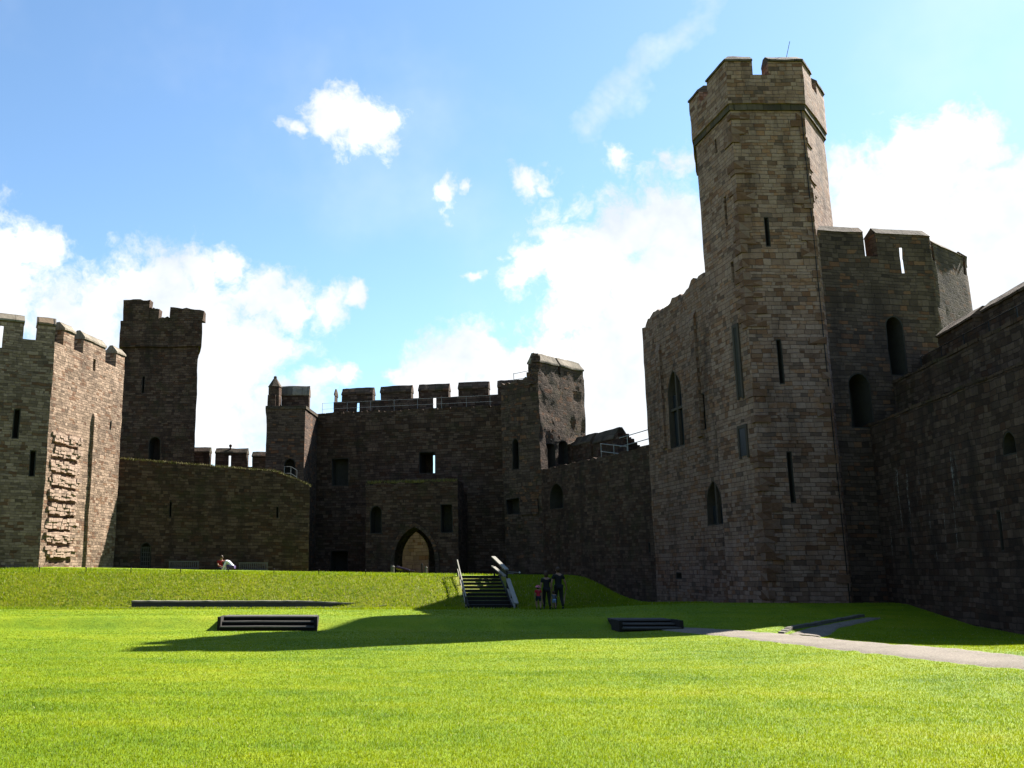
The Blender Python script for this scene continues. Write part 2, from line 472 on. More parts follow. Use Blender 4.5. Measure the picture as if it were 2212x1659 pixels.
def merlon(parent, P, Q, thick, z0, z1, cap=.45, mat=None, cmat=None, over=.07, slit=None, name='merlon', rough=(.45, .03, .012)):
    """P -> Q with outer face to the right of the walk; thickness to the left; z1 = ridge height"""
    P, Q = Vector(P[:2]), Vector(Q[:2]); e = (Q - P).normalized(); n = Vector((-e.y, e.x))
    bm = bmesh.new(); zs = z1 - cap
    ops = None
    extrude_section(bm, P, Q, n, [(.012, z0), (.012, zs), (thick - .012, zs), (thick - .012, z0)])
    if slit:
        W = Wall(P, Q); ops = Openings()
        ops.loft(W, slit, -.3, thick + .3)
    o = solid(name, bm, mat or M['tower'], parent, ops, rough)
    bm = bmesh.new()
    extrude_section(bm, P - e * over * .5, Q + e * over * .5, n, [(-over, zs), (-over, zs + .1), (thick * .38, z1), (thick * .62, z1), (thick + over, zs + .1), (thick + over, zs)])
    c = finish('coping', bm, cmat or M['coping_dark'], None, (.35, .045, .03))
    c.parent = o; c.matrix_parent_inverse = Matrix.Translation(-Vector(parent.location)) if False else Matrix()
    # o's own transform already carries the shift of its root
    return o

def tubes(name, segs, r, mat, parent):
    for p, q in segs:
        bm = bmesh.new(); add_tube(bm, p, q, r, 6); finish(name, bm, mat, parent)

def join_into(a, b_):
    """merge mesh object b_ into a, keeping its own material"""
    if b_.data.materials[0].name not in [m_.name for m_ in a.data.materials]: a.data.materials.append(b_.data.materials[0])
    mi = [m_.name for m_ in a.data.materials].index(b_.data.materials[0].name)
    for p_ in b_.data.polygons: p_.material_index = mi
    bj = bmesh.new(); bj.from_mesh(a.data); bj.from_mesh(b_.data); bj.to_mesh(a.data); bj.free()
    me = b_.data; bpy.data.objects.remove(b_); bpy.data.meshes.remove(me)

def up(P, Q, t):
    P, Q = Vector(P[:2]), Vector(Q[:2]); return P + (Q - P) * t

# ================================================================== THE GREAT TOWER ON THE RIGHT
GZ = -3.2   # foundations
c1, c2 = (16.4, 40.0), (19.85, 40.0)
TL, TR = (16.0, 43.7), (22.25, 43.0)
T = empty('castle_tower', (19, 45, -1.6), 'tall right-hand tower with a battlemented turret rising from its corner', 'tower')
# --- stair turret
tur = [c1, c2, TR, (22.5, 46), (20.8, 48), (17.6, 47.8), TL]
zc = zy(228) * 40
bm = bmesh.new(); prism(bm, tur, GZ, zc)
ops = Openings(); WF = Wall(c1, c2); WL = Wall(TL, c1)
for r in ((1652, 469, 1663, 533), (1680, 733, 1692, 830), (1703, 975, 1715, 1087)): ops.add(WF, WF.rect(*r), depth=1.0)
ops.add(WL, WL.rect(1565.5, 424, 1570.5, 490), depth=.7, liner=False); ops.add(WL, WL.rect(1580, 565, 1586, 612), depth=.7, liner=False)
ops.add(WL, WL.rect(1544, 300, 1549, 332), depth=.6, liner=False)
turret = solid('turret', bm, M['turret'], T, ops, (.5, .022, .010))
over = .16
ring = offset_line(tur, -over, True)
bm = bmesh.new(); strip(bm, tur, .5, zc - .28, zc + .02, True, out=over * .55)
cor = finish('string_course', bm, M['coping_dark'], T, (.5, .02, .015))
zt, zg = zy(121) * 40, zy(166) * 40
bm = bmesh.new(); strip(bm, [tuple(p) for p in ring], .75, zc + .02, zg, True)
finish('parapet', bm, M['turret'], T, (.45, .035, .015))
bm = bmesh.new(); prism(bm, [tuple(p) for p in offset_line(tur, .1, True)], zc - .1, zc + .25)
finish('turret_roof', bm, M['coping_dark'], T)
rp = [Vector(p) for p in ring]
RF = Wall(rp[0], rp[1])
uA = onplane(1625, 140, rp[0], rp[1])[0]; uB = onplane(1659, 140, rp[0], rp[1])[0]; Lf = (rp[1] - rp[0]).length
def tmer(pts, z0=zg - .02, z1=zt, t=.75, cap=.4):
    """merlon that may wrap round a corner"""
    bm = bmesh.new(); strip(bm, pts, t - .012, z0, z1 - cap, out=-.012)
    o = finish('merlon', bm, M['turret'], T, (.42, .035, .015))
    bm = bmesh.new()
    a = offset_line(pts, -.06, False); b = offset_line(pts, t + .05, False); m1 = offset_line(pts, t * .35, False); m2 = offset_line(pts, t * .65, False)
    V = [[bm.verts.new((a[i].x, a[i].y, z1 - cap)), bm.verts.new((a[i].x, a[i].y, z1 - cap + .1)), bm.verts.new((m1[i].x, m1[i].y, z1)),
          bm.verts.new((m2[i].x, m2[i].y, z1)), bm.verts.new((b[i].x, b[i].y, z1 - cap + .1)), bm.verts.new((b[i].x, b[i].y, z1 - cap))] for i in range(len(pts))]
    for i in range(len(pts) - 1):
        for k in range(6):
            bm.faces.new((V[i][k], V[i + 1][k], V[i + 1][(k + 1) % 6], V[i][(k + 1) % 6]))
    bm.faces.new(V[0]); bm.faces.new(V[-1][::-1]); bmesh.ops.recalc_face_normals(bm, faces=bm.faces[:])
    finish('coping', bm, M['coping_dark'], o, (.35, .04, .03))
    return o
P = lambda a, b, t: tuple(up(rp[a], rp[b], t))
tmer([P(6, 0, .50), P(6, 0, 1.0), P(0, 1, uA / Lf)]); tmer([P(6, 0, -.02), P(6, 0, .27)])
tmer([P(0, 1, uB / Lf), P(0, 1, 1.0), P(1, 2, .40)]); tmer([P(1, 2, .62), P(1, 2, 1.0), P(2, 3, .3)])
tmer([P(3, 4, .0), P(3, 4, .6)]); tmer([P(4, 5, .2), P(4, 5, .7)]); tmer([P(5, 6, .3), P(5, 6, .8)])
# darker dressed quoins up both corners, uneven in length
def quoin_mat():
    m, b, out = new_mat('quoin_stone'); g = b.n('ShaderNodeNewGeometry'); pos = g.outputs['Position']
    c = b.ramp(g.outputs['Random Per Island'], [(0, wk((.12, .08, .052))), (.3, wk((.15, .10, .062))), (.55, wk((.18, .135, .10))), (.8, wk((.22, .19, .16))), (1, wk((.13, .085, .055)))])
    c = b.mix(.6, c, b.mix(b.noise(pos, 7, 6, .65), (.3, .3, .3, 1), (1.6, 1.6, 1.6, 1)), 'MULTIPLY')
    bp = b.n('ShaderNodeBump', {'Height': b.noise(pos, 6, 6, .7), 'Strength': .8, 'Distance': .05})
    p = b.n('ShaderNodeBsdfPrincipled', {'Base Color': c, 'Roughness': .93, 'Specular IOR Level': .15, 'Normal': bp.outputs[0]}); b.t.links.new(p.outputs[0], out.inputs[0]); return m
M['quoin'] = quoin_mat()
rq = random.Random(11)
def quoins(corner, Wa, Wb, ua_end, zlo, zhi, prob=.58):
    """Wa ends at the corner, Wb starts there"""
    bm = bmesh.new(); z = zlo; k = 0
    La = (Wa.Q - Wa.P).length if Wa else 0
    while z < zhi - .3:
        h = rq.uniform(.22, .42); lf = rq.uniform(.45, .95) if k % 2 else rq.uniform(.2, .4); ls = rq.uniform(.25, .45) if k % 2 else rq.uniform(.45, .85)
        if rq.random() < prob:
            pr = rq.uniform(.05, .075); w = z + h - .02
            L = []
            if Wa: L.append((Wa.w(La - ls, 0), Wa.n))
            c_ = Wa.w(La, 0) if Wa else Wb.w(0, 0)
            L.append((c_, (Wa.n if Wa else Vector((0, 0))) + (Wb.n if Wb else Vector((0, 0)))))
            if Wb: L.append((Wb.w(lf, 0), Wb.n))
            poly = [(p_.x + n_.x * pr, p_.y + n_.y * pr) for p_, n_ in L] + [(p_.x - n_.x * .12, p_.y - n_.y * .12) for p_, n_ in L[::-1]]
            prism(bm, poly, z, w)
        z += h; k += 1
    q_ = finish('quoin_stones', bm, M['quoin'], T, (.5, .022, .010), smooth=False)
    join_into(turret, q_)
quoins(c1, WL, WF, None, -1.9, zc - .4)
quoins(c2, WF, None, None, -1.9, zc - .4, .4)
quoins(c2, None, Wall(c2, TR), None, 16.2, zc - .4, .35)
# lightning conductor running down the quoins
bm = bmesh.new(); add_tube(bm, (c2[0] - .14, c2[1] - .05, zc + .2), (c2[0] - .1, c2[1] - .05, GZ + 1.2), .022, 6)
finish('lightning_conductor', bm, M['iron'], T)
# aerial
a0, a1 = at(1695, 113, 40.6), at(1706, 90, 40.6)
bm = bmesh.new(); add_tube(bm, a0 - Vector((0, 0, .5)), a1, .014, 6)
finish('aerial', bm, M['iron'], T)

# --- body
A = (15.2, 52.3); TLi = (16.14, 43.5)
Bp = [(19.0, 40.18), (25.7, 41.1), (29.0, 43.6), (30.0, 45.2), (31.2, 50), (29, 62), (19.2, 62.5), (17.8, 53.9), A, TLi, (17.4, 42.0)]
zb = 12.3
bm = bmesh.new(); prism(bm, Bp, GZ, zb)
WD = Wall(A, TLi); WE = Wall(Bp[0], Bp[1]); ops = Openings()
def win(W, x0, y0, x1, y1, kind='pointed', depth=.7, name='window', mat=None, o=None):
    (o or ops).add(W, W.rect(x0, y0, x1, y1), kind, depth, name=name, mat=mat)
win(WD, 1443, 797, 1474, 968, 'pointed', .6, mat=M['dressed'])
win(WD, 1507, 850, 1524, 932, 'rect', .6, mat=M['dressed'])
win(WD, 1598, 924, 1615, 988, 'rect', .5, mat=M['dressed']) if False else None
win(WD, 1525, 1037, 1560, 1136, 'pointed', .55, mat=M['dressed'])
win(WD, 1459, 1237, 1473, 1252, 'rect', .6, name='drain_hole')
win(WD, 1426, 1160, 1431, 1185, 'rect', .5, name='arrow_slit') if False else None
win(WE, 1836, 806, 1885, 926, 'round', 1.4, name='doorway')
win(WE, 1917, 682, 1955, 812, 'round', 1.4, name='doorway')
body = solid('wall', bm, M['tower'], T, ops, (.6, .04, .016))
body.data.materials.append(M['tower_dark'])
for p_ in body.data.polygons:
    if p_.center.x > 18.2: p_.material_index = 1  # right-hand part of the body uses the darker grey stone
# windows on the turret flank (its left face continues the wall plane)
for x0, y0, x1, y1, kd in ((1600, 925, 1614, 986, 'rect'), (1592, 705, 1599, 860, 'slot')):
    W = Wall(TL, c1); r = W.rect(x0, y0, x1, y1)
    bm = bmesh.new()
    for k in (r[0] - .1, r[1]):
        pass
    extrude_section(bm, W.w(r[0] - .14, 0), W.w(r[0], 0), W.n, [(.07, r[2] - .1), (-.05, r[2] - .1), (-.05, r[3] + .15), (.07, r[3] + .15)])
    extrude_section(bm, W.w(r[1], 0), W.w(r[1] + .14, 0), W.n, [(.07, r[2] - .1), (-.05, r[2] - .1), (-.05, r[3] + .15), (.07, r[3] + .15)])
    extrude_section(bm, W.w(r[0] + .001, 0), W.w(r[1] - .001, 0), W.n, [(.068, r[3]), (-.05, r[3]), (-.05, r[3] + .148), (.068, r[3] + .148)])
    fr = finish('window_frame', bm, M['dressed'], T)
    bm = bmesh.new(); extrude_section(bm, W.w(r[0], 0), W.w(r[1], 0), W.n, [(.04, r[2]), (-.05, r[2]), (-.05, r[3]), (.04, r[3])])
    finish('pane_or_dark_slot', bm, M['glass'] if kd == 'rect' else M['reveal'], fr)  # the slot is a flat slab coloured dark as a shadowed recess
# mullions and glass of the tall windows
def mull(W, x0, y0, x1, y1, n=1, trans=0, d=.3, parent=T, glass=True):
    r = W.rect(x0, y0, x1, y1); bm = bmesh.new(); w = (r[1] - r[0])
    for i in range(n):
        u = r[0] + w * (i + 1) / (n + 1)
        add_box(bm, W.w(u, (r[2] + r[3]) / 2, -d), (.16, .16, r[3] - r[2] - .05), Matrix(((W.e.x, -W.e.y, 0), (W.e.y, W.e.x, 0), (0, 0, 1))))
    for i in range(trans):
        z = r[2] + (r[3] - r[2]) * (i + 1) / (trans + 1)
        add_box(bm, W.w((r[0] + r[1]) / 2, z, -d + .004), (w - .04, .14, .13), Matrix(((W.e.x, -W.e.y, 0), (W.e.y, W.e.x, 0), (0, 0, 1))))
    fr = finish('mullion', bm, M['dressed'], parent)
    if glass:
        bm = bmesh.new(); extrude_section(bm, W.w(r[0] + .06, 0), W.w(r[1] - .06, 0), W.n, [(-d - .1, r[2] + .06), (-d - .14, r[2] + .06), (-d - .14, r[3] - w * .7), (-d - .1, r[3] - w * .7)])
        finish('pane_or_dark_slot', bm, M['glass'], fr)
mull(WD, 1443, 797, 1474, 968, 1, 1, .2); mull(WD, 1525, 1037, 1560, 1136, 1, 0, .2); mull(WD, 1507, 850, 1524, 932, 0, 0, .2)
# parapets of the body
zp_r = zy(544) * 40; zm_r = 15.75
RR = [tuple(p) for p in Bp]
bm = bmesh.new(); strip(bm, [(19.6, 40.26), RR[1], RR[2], RR[3], RR[4], RR[5], RR[6]], .8, zb, zp_r)
WB = Wall((19.6, 40.26), RR[1])
ops = Openings()
sl = WB.rect(1944.5, 536, 1951, 590)
ops.loft(WB, (1944.5, 536, 1951, 590), -.3, 1.1)
solid('parapet', bm, M['tower_dark'], T, ops, (.5, .035, .014))
bm = bmesh.new(); prism(bm, [tuple(p) for p in offset_line([Bp[0], Bp[1], Bp[2], Bp[3], Bp[4], Bp[5], Bp[6], Bp[7], Bp[8], Bp[9]], .5, True)], zb - .2, zb + .06)
finish('roof', bm, M['coping_dark'], T)
def bodymer(pts, z1=zm_r, z0=zp_r, cap=.35, slit=None, mat=None):
    Pq = pts; bm = bmesh.new(); strip(bm, Pq, .776, z0 - .02, z1 - cap, out=-.012)
    ops = None
    if slit:
        ops = Openings(); ops.loft(WB, slit, -.3, 1.1)
    o = solid('merlon', bm, mat or M['tower_dark'], T, ops, (.45, .04, .02))
    bm = bmesh.new()
    a = offset_line(pts, -.05, False); b = offset_line(pts, .85, False); m1 = offset_line(pts, .28, False)
    V = [[bm.verts.new((a[i].x, a[i].y, z1 - cap)), bm.verts.new((m1[i].x, m1[i].y, z1)), bm.verts.new((b[i].x, b[i].y, z1 - cap))] for i in range(len(pts))]
    for i in range(len(pts) - 1):
        for k in range(3): bm.faces.new((V[i][k], V[i + 1][k], V[i + 1][(k + 1) % 3], V[i][(k + 1) % 3]))
    bm.faces.new(V[0]); bm.faces.new(V[-1][::-1]); bmesh.ops.recalc_face_normals(bm, faces=bm.faces[:])
    finish('coping', bm, M['coping_dark'], o, (.4, .03, .02))
WBu = lambda x, y: onplane(x, y, (19.6, 40.26), RR[1])[0]
wp = lambda u: tuple(WB.w(u, 0)[:2])
bodymer([wp(.35), wp(WBu(1864, 510))])
bodymer([wp(WBu(1892, 520)), RR[1], tuple(up(RR[1], RR[2], .04))], slit=(1944.5, 536, 1951, 590))
bodymer([tuple(up(RR[1], RR[2], .10)), tuple(up(RR[1], RR[2], .9))], z1=15.5)
bodymer([tuple(up(RR[1], RR[2], .97)), RR[2], RR[3], tuple(up(RR[3], RR[4], .2))], z1=15.6)
bodymer([tuple(up(RR[3], RR[4], .4)), tuple(up(RR[3], RR[4], .8))]); bodymer([tuple(up(RR[4], RR[5], .2)), tuple(up(RR[4], RR[5], .6))])
# broken left parapet, uneven along its top
n = 30; pts = [tuple(up(A, TLi, i / n)) for i in range(n + 1)]
rr = random.Random(4)
zz = [14.25 + rr.uniform(-.1, .16) + (.3 if i / n > .74 else 0) - (.9 * (1 - i / 3) if i < 3 else 0) for i in range(n + 1)]
bm = bmesh.new(); strip(bm, pts, .9, zb, zz)
finish('parapet', bm, M['tower'], T, (.4, .05, .04))
bm = bmesh.new(); strip(bm, [RR[6], RR[7], (A[0] + .001, A[1] + .0)], .8, zb, 13.9)
finish('parapet', bm, M['tower'], T, (.6, .04, .02))
# shallow buttress strips on the left flank
for (x, y, zt_) in ((1422, 800, 12.6), (1493, 700, 13.2)):
    u = onplane(x, y, A, TLi)[0]
    bm = bmesh.new(); extrude_section(bm, WD.w(u, 0), WD.w(u + .55, 0), WD.n, [(-.1, 6.5), (.13, 6.5), (.13, zt_ - .5), (-.1, zt_)])
    finish('buttress', bm, M['tower'], T, (.4, .02, .012))

# ================================================================== RIGHT WARD WALL
def rx(y, d=0.0): return 15.79 + .146 * y + d
N0, N1 = 27.0, 41.6
T = empty('castle_wall', (19, 30, -1.5), 'dark stepped wall with a wall walk along the right side, joining the tall tower', 'wall')
def rline(d, y0=N0, y1=N1): return [(rx(y1, d), y1), (rx(y0, d), y0)]
bm = bmesh.new(); strip(bm, rline(0), 1.25, GZ, 6.22)
WR = Wall(*rline(0)); ops = Openings()
win(WR, 1962, 1160, 1968, 1219, 'rect', .8, 'arrow_slit'); win(WR, 2156, 1100, 2164, 1190, 'rect', .8, 'arrow_slit')
win(WR, 2165, 930, 2195, 985, 'round', .5, 'wall_recess')
solid('lower_wall', bm, M['right'], T, ops, (.6, .05, .02))
bm = bmesh.new(); strip(bm, rline(1.3, 29.0), 1.55, GZ + 2, 8.2)
WU = Wall(*rline(1.3)); ops = Openings()
win(WU, 1974, 828, 2036, 880, 'round', 1.0, 'wall_recess')
solid('upper_wall', bm, M['gate'], T, ops, (.6, .05, .02))
bm = bmesh.new(); strip(bm, rline(2.9, 31.6), 1.0, GZ + 2, 9.55)
finish('parapet', bm, M['gate'], T, (.6, .05, .02))
yq = lambda x, y: (lambda k: (15.79 + 3.2) / (k - .146))((ray(x, y).x) / ray(x, y).y)
for ya, yb in ((yq(2036, 705), yq(2114, 662)), (yq(2133, 652), 31.7)):
    y0, y1 = min(ya, yb), max(ya, yb)
    merlon(T, (rx(y1, 2.9), y1), (rx(y0, 2.9), y0), 1.0, 9.53, 10.5, .5, M['gate'], M['slate'])
# unseen rest of the ward wall, added behind the viewpoint to darken shaded faces
bm = bmesh.new(); strip(bm, [(rx(N0) + .05, N0 - .02), (21.5, 13.5), (24, -8), (20, -30), (-12, -36), (-34, -26), (-38, 4), (-33, 43)], 1.6, GZ, [2.6, 3.2, 8, 11, 12, 12, 12, 12.0])  # first heights kept low so sun reaches the grass strip
bmesh.ops.recalc_face_normals(bm, faces=bm.faces[:])
finish('unseen_ward_wall', bm, M['right'], T, (1.6, .05, .0))
# ledge stones on the two walks
for d, z, yn in ((0, 6.22, N0), (1.3, 8.2, 29.0)):
    bm = bmesh.new(); L = (Vector(rline(d, yn)[0]) - Vector(rline(d, yn)[1])).length
    W = Wall(*rline(d, yn)); u = 0.0
    while u < L - .8:
        w = rr.uniform(.5, 1.0); hgt = rr.uniform(.10, .17); pr = rr.uniform(.0, .05)
        extrude_section(bm, W.w(u, 0), W.w(u + w - .03, 0), W.n, [(pr, z + .003), (pr, z + hgt), (-.5, z + hgt + rr.uniform(-.02, .03)), (-.5, z + .003)])
        u += w
    finish('ledge_stones', bm, M['slate'], T, (.4, .03, .02))
t = empty('metal_railing', (rx(30, 2.0), 30, 8.2), 'thin metal handrail along the walk of the right-hand wall', 'railing')
tubes('post', [((rx(29.3 + k * 1.98, 2.0), 29.3 + k * 1.98, 8.2), (rx(29.3 + k * 1.98, 2.0), 29.3 + k * 1.98, 9.1)) for k in range(6)], .02, M['iron'], t)
tubes('handrail', [((rx(29.3, 2.0), 29.3, z), (rx(39.2, 2.0), 39.2, z)) for z in (8.68, 9.1)], .02, M['iron'], t)

# ================================================================== LEFT TOWER
T = empty('castle_tower', (-23, 52, -.4), 'pale rubble tower at the left edge with ragged tusking stones down its sunlit face', 'tower')
L0, L1 = (-18.4, 50.0), (-16.6, 57.6)
LW0 = (-32.0, 43.75)
poly = [LW0, L0, L1, (-21.5, 62), (-32, 60)]
zl = 12.5
bm = bmesh.new(); prism(bm, poly, GZ, zl - .9)
W1, W2 = Wall(LW0, L0), Wall(L0, L1); ops = Openings()
win(W1, 28, 883, 43, 948, 'rect', .9, 'arrow_slit'); win(W1, 63, 973, 77, 1030, 'rect', .9, 'arrow_slit')
win(W2, 237, 910, 241, 931, 'rect', .7, 'arrow_slit')
u0 = .35; u1 = 3.15
ztop, zbot = onplane(150, 950, L0, L1)[1], onplane(130, 1222, L0, L1)[1]
nrow = 9; hollows = []
for i in range(nrow):
    z = zbot + (ztop - zbot) * (i + .1) / nrow
    a, b_ = u0 + rr.uniform(0, .3), u1 - rr.uniform(0, .5)
    hollows.append((a, b_, z, z + (ztop - zbot) / nrow * .56))
    # ragged outline hollow
    V = []; k = 9
    lo = [(a + (b_ - a) * j / k, z + rr.uniform(-.08, .1)) for j in range(k + 1)]
    hi = [(a + (b_ - a) * j / k, z + (ztop - zbot) / nrow * rr.uniform(.45, .66)) for j in range(k + 1)][::-1]
    loop = lo + hi
    for d in (.5, -rr.uniform(.14, .24)): V.append([ops.cut.verts.new(W2.w(u, zz_, d)) for u, zz_ in loop])
    m_ = len(loop); fs = [ops.cut.faces.new(V[0]), ops.cut.faces.new(V[1][::-1])]
    for q in range(m_): fs.append(ops.cut.faces.new((V[0][(q + 1) % m_], V[0][q], V[1][q], V[1][(q + 1) % m_])))
    bmesh.ops.recalc_face_normals(ops.cut, faces=fs)
left_wall = solid('wall', bm, M['left'], T, ops, (.4, .045, .02))
# projecting tusking stones
bm = bmesh.new(); rot2 = Matrix(((W2.e.x, -W2.e.y, 0), (W2.e.y, W2.e.x, 0), (0, 0, 1)))
for i in range(nrow):
    zc_ = zbot + (ztop - zbot) * (i + .88) / nrow
    for lay in range(3):
        u = u0 + rr.uniform(-.1, .3)
        while u < u1 - rr.uniform(.0, .4):
            w = rr.uniform(.22, .55); h = rr.uniform(.16, .24); pr = rr.uniform(.02, .10) + .03 * lay
            rj = rot2 @ Matrix.Rotation(rr.uniform(-.09, .09), 3, 'Z') @ Matrix.Rotation(rr.uniform(-.08, .08), 3, 'Y')
            add_box(bm, W2.w(u + w / 2, zc_ - .14 + lay * .17 + rr.uniform(-.05, .05), pr - .3), (w * 1.02, .6, h), rj)
            u += w
finish('tusking_stones', bm, M['tusk'], T, (.2, .02, .035), smooth=False)
# pilaster strip with a shaded side
bm = bmesh.new(); up_ = onplane(198, 1000, L0, L1)[0]
extrude_section(bm, W2.w(up_ - .22, 0), W2.w(up_ + .22, 0), W2.n, [(-.1, -1.0), (.16, -1.0), (.16, onplane(205, 905, L0, L1)[1]), (-.1, onplane(205, 885, L0, L1)[1])])
finish('pilaster', bm, M['left'], T, (.35, .03, .02))
bm = bmesh.new(); strip(bm, poly, .8, zl - .9, zl, True)
ops = Openings(); r = W2.rect(201, 757, 207, 812); ops.add(W2, (r[0], r[1], zl - .8, zl - .05), 'rect', depth=1.2, through=True, liner=False)
ops.loft(W1, (-2, 705, 6, 752), -.3, 1.2)
solid('parapet', bm, M['left'], T, ops, (.45, .035, .018))
zmL = 13.9
def lmer(W, xa, xb, y, slit=None, z1=zmL, ua=None, ub=None):
    ua = onplane(xa, y, W.P, W.Q)[0] if ua is None else ua; ub = onplane(xb, y, W.P, W.Q)[0] if ub is None else ub
    merlon(T, W.w(ua, 0), W.w(ub, 0), .8, zl - .02, z1, .5, M['left'], M['coping'], slit=slit)
Lw1 = (W1.Q - W1.P).length
lmer(W1, -200, 50, 700, ua=Lw1 - 12, ub=Lw1 - 8)
lmer(W1, -75, 52, 700, slit=(-2, 705, 6, 752))
lmer(W1, 82, 127, 700, ub=Lw1 - .0)
lmer(W2, 130, 161, 730, ua=.85); lmer(W2, 181, 230, 745); lmer(W2, 252, 276, 765, ub=(W2.Q - W2.P).length - .02)
for k in range(3): merlon(T, up((L1[0], L1[1]), (-21.5, 62), .1 + k * .32), up(L1, (-21.5, 62), .3 + k * .32), .8, zl - .02, zmL, .35, M['left'], M['coping'])

# ================================================================== LOW CURTAIN WALL, LEFT
T = empty('castle_wall', (-11, 60, -.5), 'low shaded curtain wall with a grassy broken top behind the benches', 'wall')
Cw0, Cw1 = (-18.0, 58.2), (-4.9, 61.5)
WC = Wall(Cw0, Cw1); n = 44; L = (WC.Q - WC.P).length
pts = [tuple(WC.w(L * i / n, 0)[:2]) for i in range(n + 1)]
xs = [(p[0]) for p in pts]
def ctop(i):
    t = i / n
    z = 7.0 - .75 * t
    if t > .83: z -= (t - .83) / .17 * .75
    return z + rr.uniform(-.05, .05)
zt_ = [ctop(i) for i in range(n + 1)]
bm = bmesh.new(); strip(bm, pts, 2.6, GZ, zt_)
ops = Openings()
win(WC, 366, 1082, 371, 1118, 'rect', .8, 'arrow_slit'); win(WC, 597, 1094, 602, 1120, 'rect', .8, 'arrow_slit')
win(WC, 303, 1171, 326, 1236, 'round', .7, 'doorway')
solid('wall', bm, M['curtain'], T, ops, (.55, .05, .03))
r = WC.rect(303, 1171, 326, 1236); bm = bmesh.new(); rotc = Matrix(((WC.e.x, -WC.e.y, 0), (WC.e.y, WC.e.x, 0), (0, 0, 1)))
for i in range(5): add_box(bm, WC.w(r[0] + (r[1] - r[0]) * (i + .5) / 5, (r[2] + r[3]) / 2 - .1, -.25), (.035, .035, r[3] - r[2] - .35), rotc)
for i in range(6): add_box(bm, WC.w((r[0] + r[1]) / 2, r[2] + (r[3] - r[2]) * (i + .3) / 6.6, -.21), (r[1] - r[0] - .1, .03, .04), rotc)
finish('iron_gate', bm, M['bench'], T)

# ================================================================== SQUARE TOWER BEHIND IT
T = empty('castle_tower', (-19, 77, 0), 'plain dark square tower rising behind the low curtain wall', 'tower')
bp_ = [(-22.0, 75.2), (-15.5, 75.0), (-17.2, 81.5), (-22.5, 82.5), (-23.2, 79.9)]
zs_ = 18.3
bm = bmesh.new(); prism(bm, bp_, GZ, zs_)
WQ = Wall(bp_[0], bp_[1]); ops = Openings()
win(WQ, 305.5, 813, 312, 850, 'rect', .9, 'arrow_slit'); win(WQ, 321, 943, 347, 1010, 'round', 1.2, 'doorway')
solid('wall', bm, M['gate'], T, ops, (.7, .06, .02))
bm = bmesh.new(); strip(bm, bp_, .9, zs_, 20.55, True, out=.22)
finish('parapet', bm, M['gate'], T, (.6, .06, .03))
bq = [tuple(p) for p in offset_line(bp_, -.22, True)]
WQ2 = Wall(bq[0], bq[1])
def qmer(xa, xb, y0, y1, zt0, zt1, cap=.3):
    ua = onplane(xa, 670, bq[0], bq[1])[0]; ub = onplane(xb, 670, bq[0], bq[1])[0]
    k = 8; pts = [tuple(WQ2.w(ua + (ub - ua) * i / k, 0)[:2]) for i in range(k + 1)]
    bm = bmesh.new(); strip(bm, pts, .88, 20.53, [zt0 + (zt1 - zt0) * i / k + rr.uniform(-.06, .1) for i in range(k + 1)], out=-.012)
    o = finish('merlon', bm, M['gate'], T, (.4, .07, .05))
zq = lambda y: zy(y) * 75
qmer(267, 323, 0, 0, zq(648), zq(650)); qmer(324, 344, 0, 0, zq(666), zq(668)); qmer(367, 440, 0, 0, zq(665), zq(672)); qmer(344.5, 366, 0, 0, zq(688), zq(686))

# ================================================================== FAR CURTAIN WITH MERLONS
T = empty('castle_wall', (-13, 79, 0), 'short battlemented wall seen between the dark square tower and the gatehouse', 'wall')
F0, F1 = (-17, 78.5), (-9.4, 78.0)
bm = bmesh.new(); strip(bm, [F0, F1], 1.5, GZ, zy(1008) * 78)
finish('wall', bm, M['gate'], T, (.6, .05, .03))
WK = Wall(F0, F1)
for xa, xb, yt, sl in ((405, 452, 964, None), (465, 533, 967, (494.5, 985, 499, 1009)), (545, 585, 975, None)):
    ua, ub = onplane(xa, 985, F0, F1)[0], onplane(xb, 985, F0, F1)[0]
    merlon(T, WK.w(ua, 0), WK.w(ub, 0), .8, zy(1008) * 78 - .02, zy(yt) * 78, .5, M['gate'], M['coping_dark'],
           slit=sl)
f = at(497, 966, 78.3); bm = bmesh.new()
bmesh.ops.create_uvsphere(bm, u_segments=8, v_segments=6, radius=.14, matrix=Matrix.Translation(f + Vector((0, .2, .12))))
add_tube(bm, f + Vector((0, .2, -.2)), f + Vector((0, .2, .05)), .1, 8, .06)
finish('finial', bm, M['gate'], T)

# ================================================================== GATEHOUSE
T = empty('gatehouse', (3, 72, -.5), 'large dark gatehouse with gabled merlons and a pointed gate arch', 'gatehouse')
Gi0, Gi1 = (-5.6, 72.7), (10.2, 68.5)          # inner face of the wall walk
WG = Wall(Gi0, Gi1); zwk = 12.15
F3a, F3b = (-1.0 - .2, 67.3), (5.4, 65.6)       # front block
a3 = onplane(790, 1140, (-3, 67.78), (9, 64.6))
# main block
bm = bmesh.new(); strip(bm, [Gi0, Gi1], 3.3, GZ, zwk)
ops = Openings()
win(WG, 716, 990, 753, 1050, 'rect', 1.0, 'window')
rW = WG.rect(905, 976, 941, 1023); ops.add(WG, rW, 'rect', depth=2.3, name='window', through=True)
# the slit carries on through the wall
ops.loft(WG, (935.5, 981, 941, 1023), 2.2, 3.6)
ops.loft(WG, (862, 1146, 926, 1250), -.3, 3.7, 'pointed')
win(WG, 714, 1190, 752, 1250, 'rect', 1.2, 'doorway')
solid('wall', bm, M['gate'], T, ops, (.7, .06, .02))
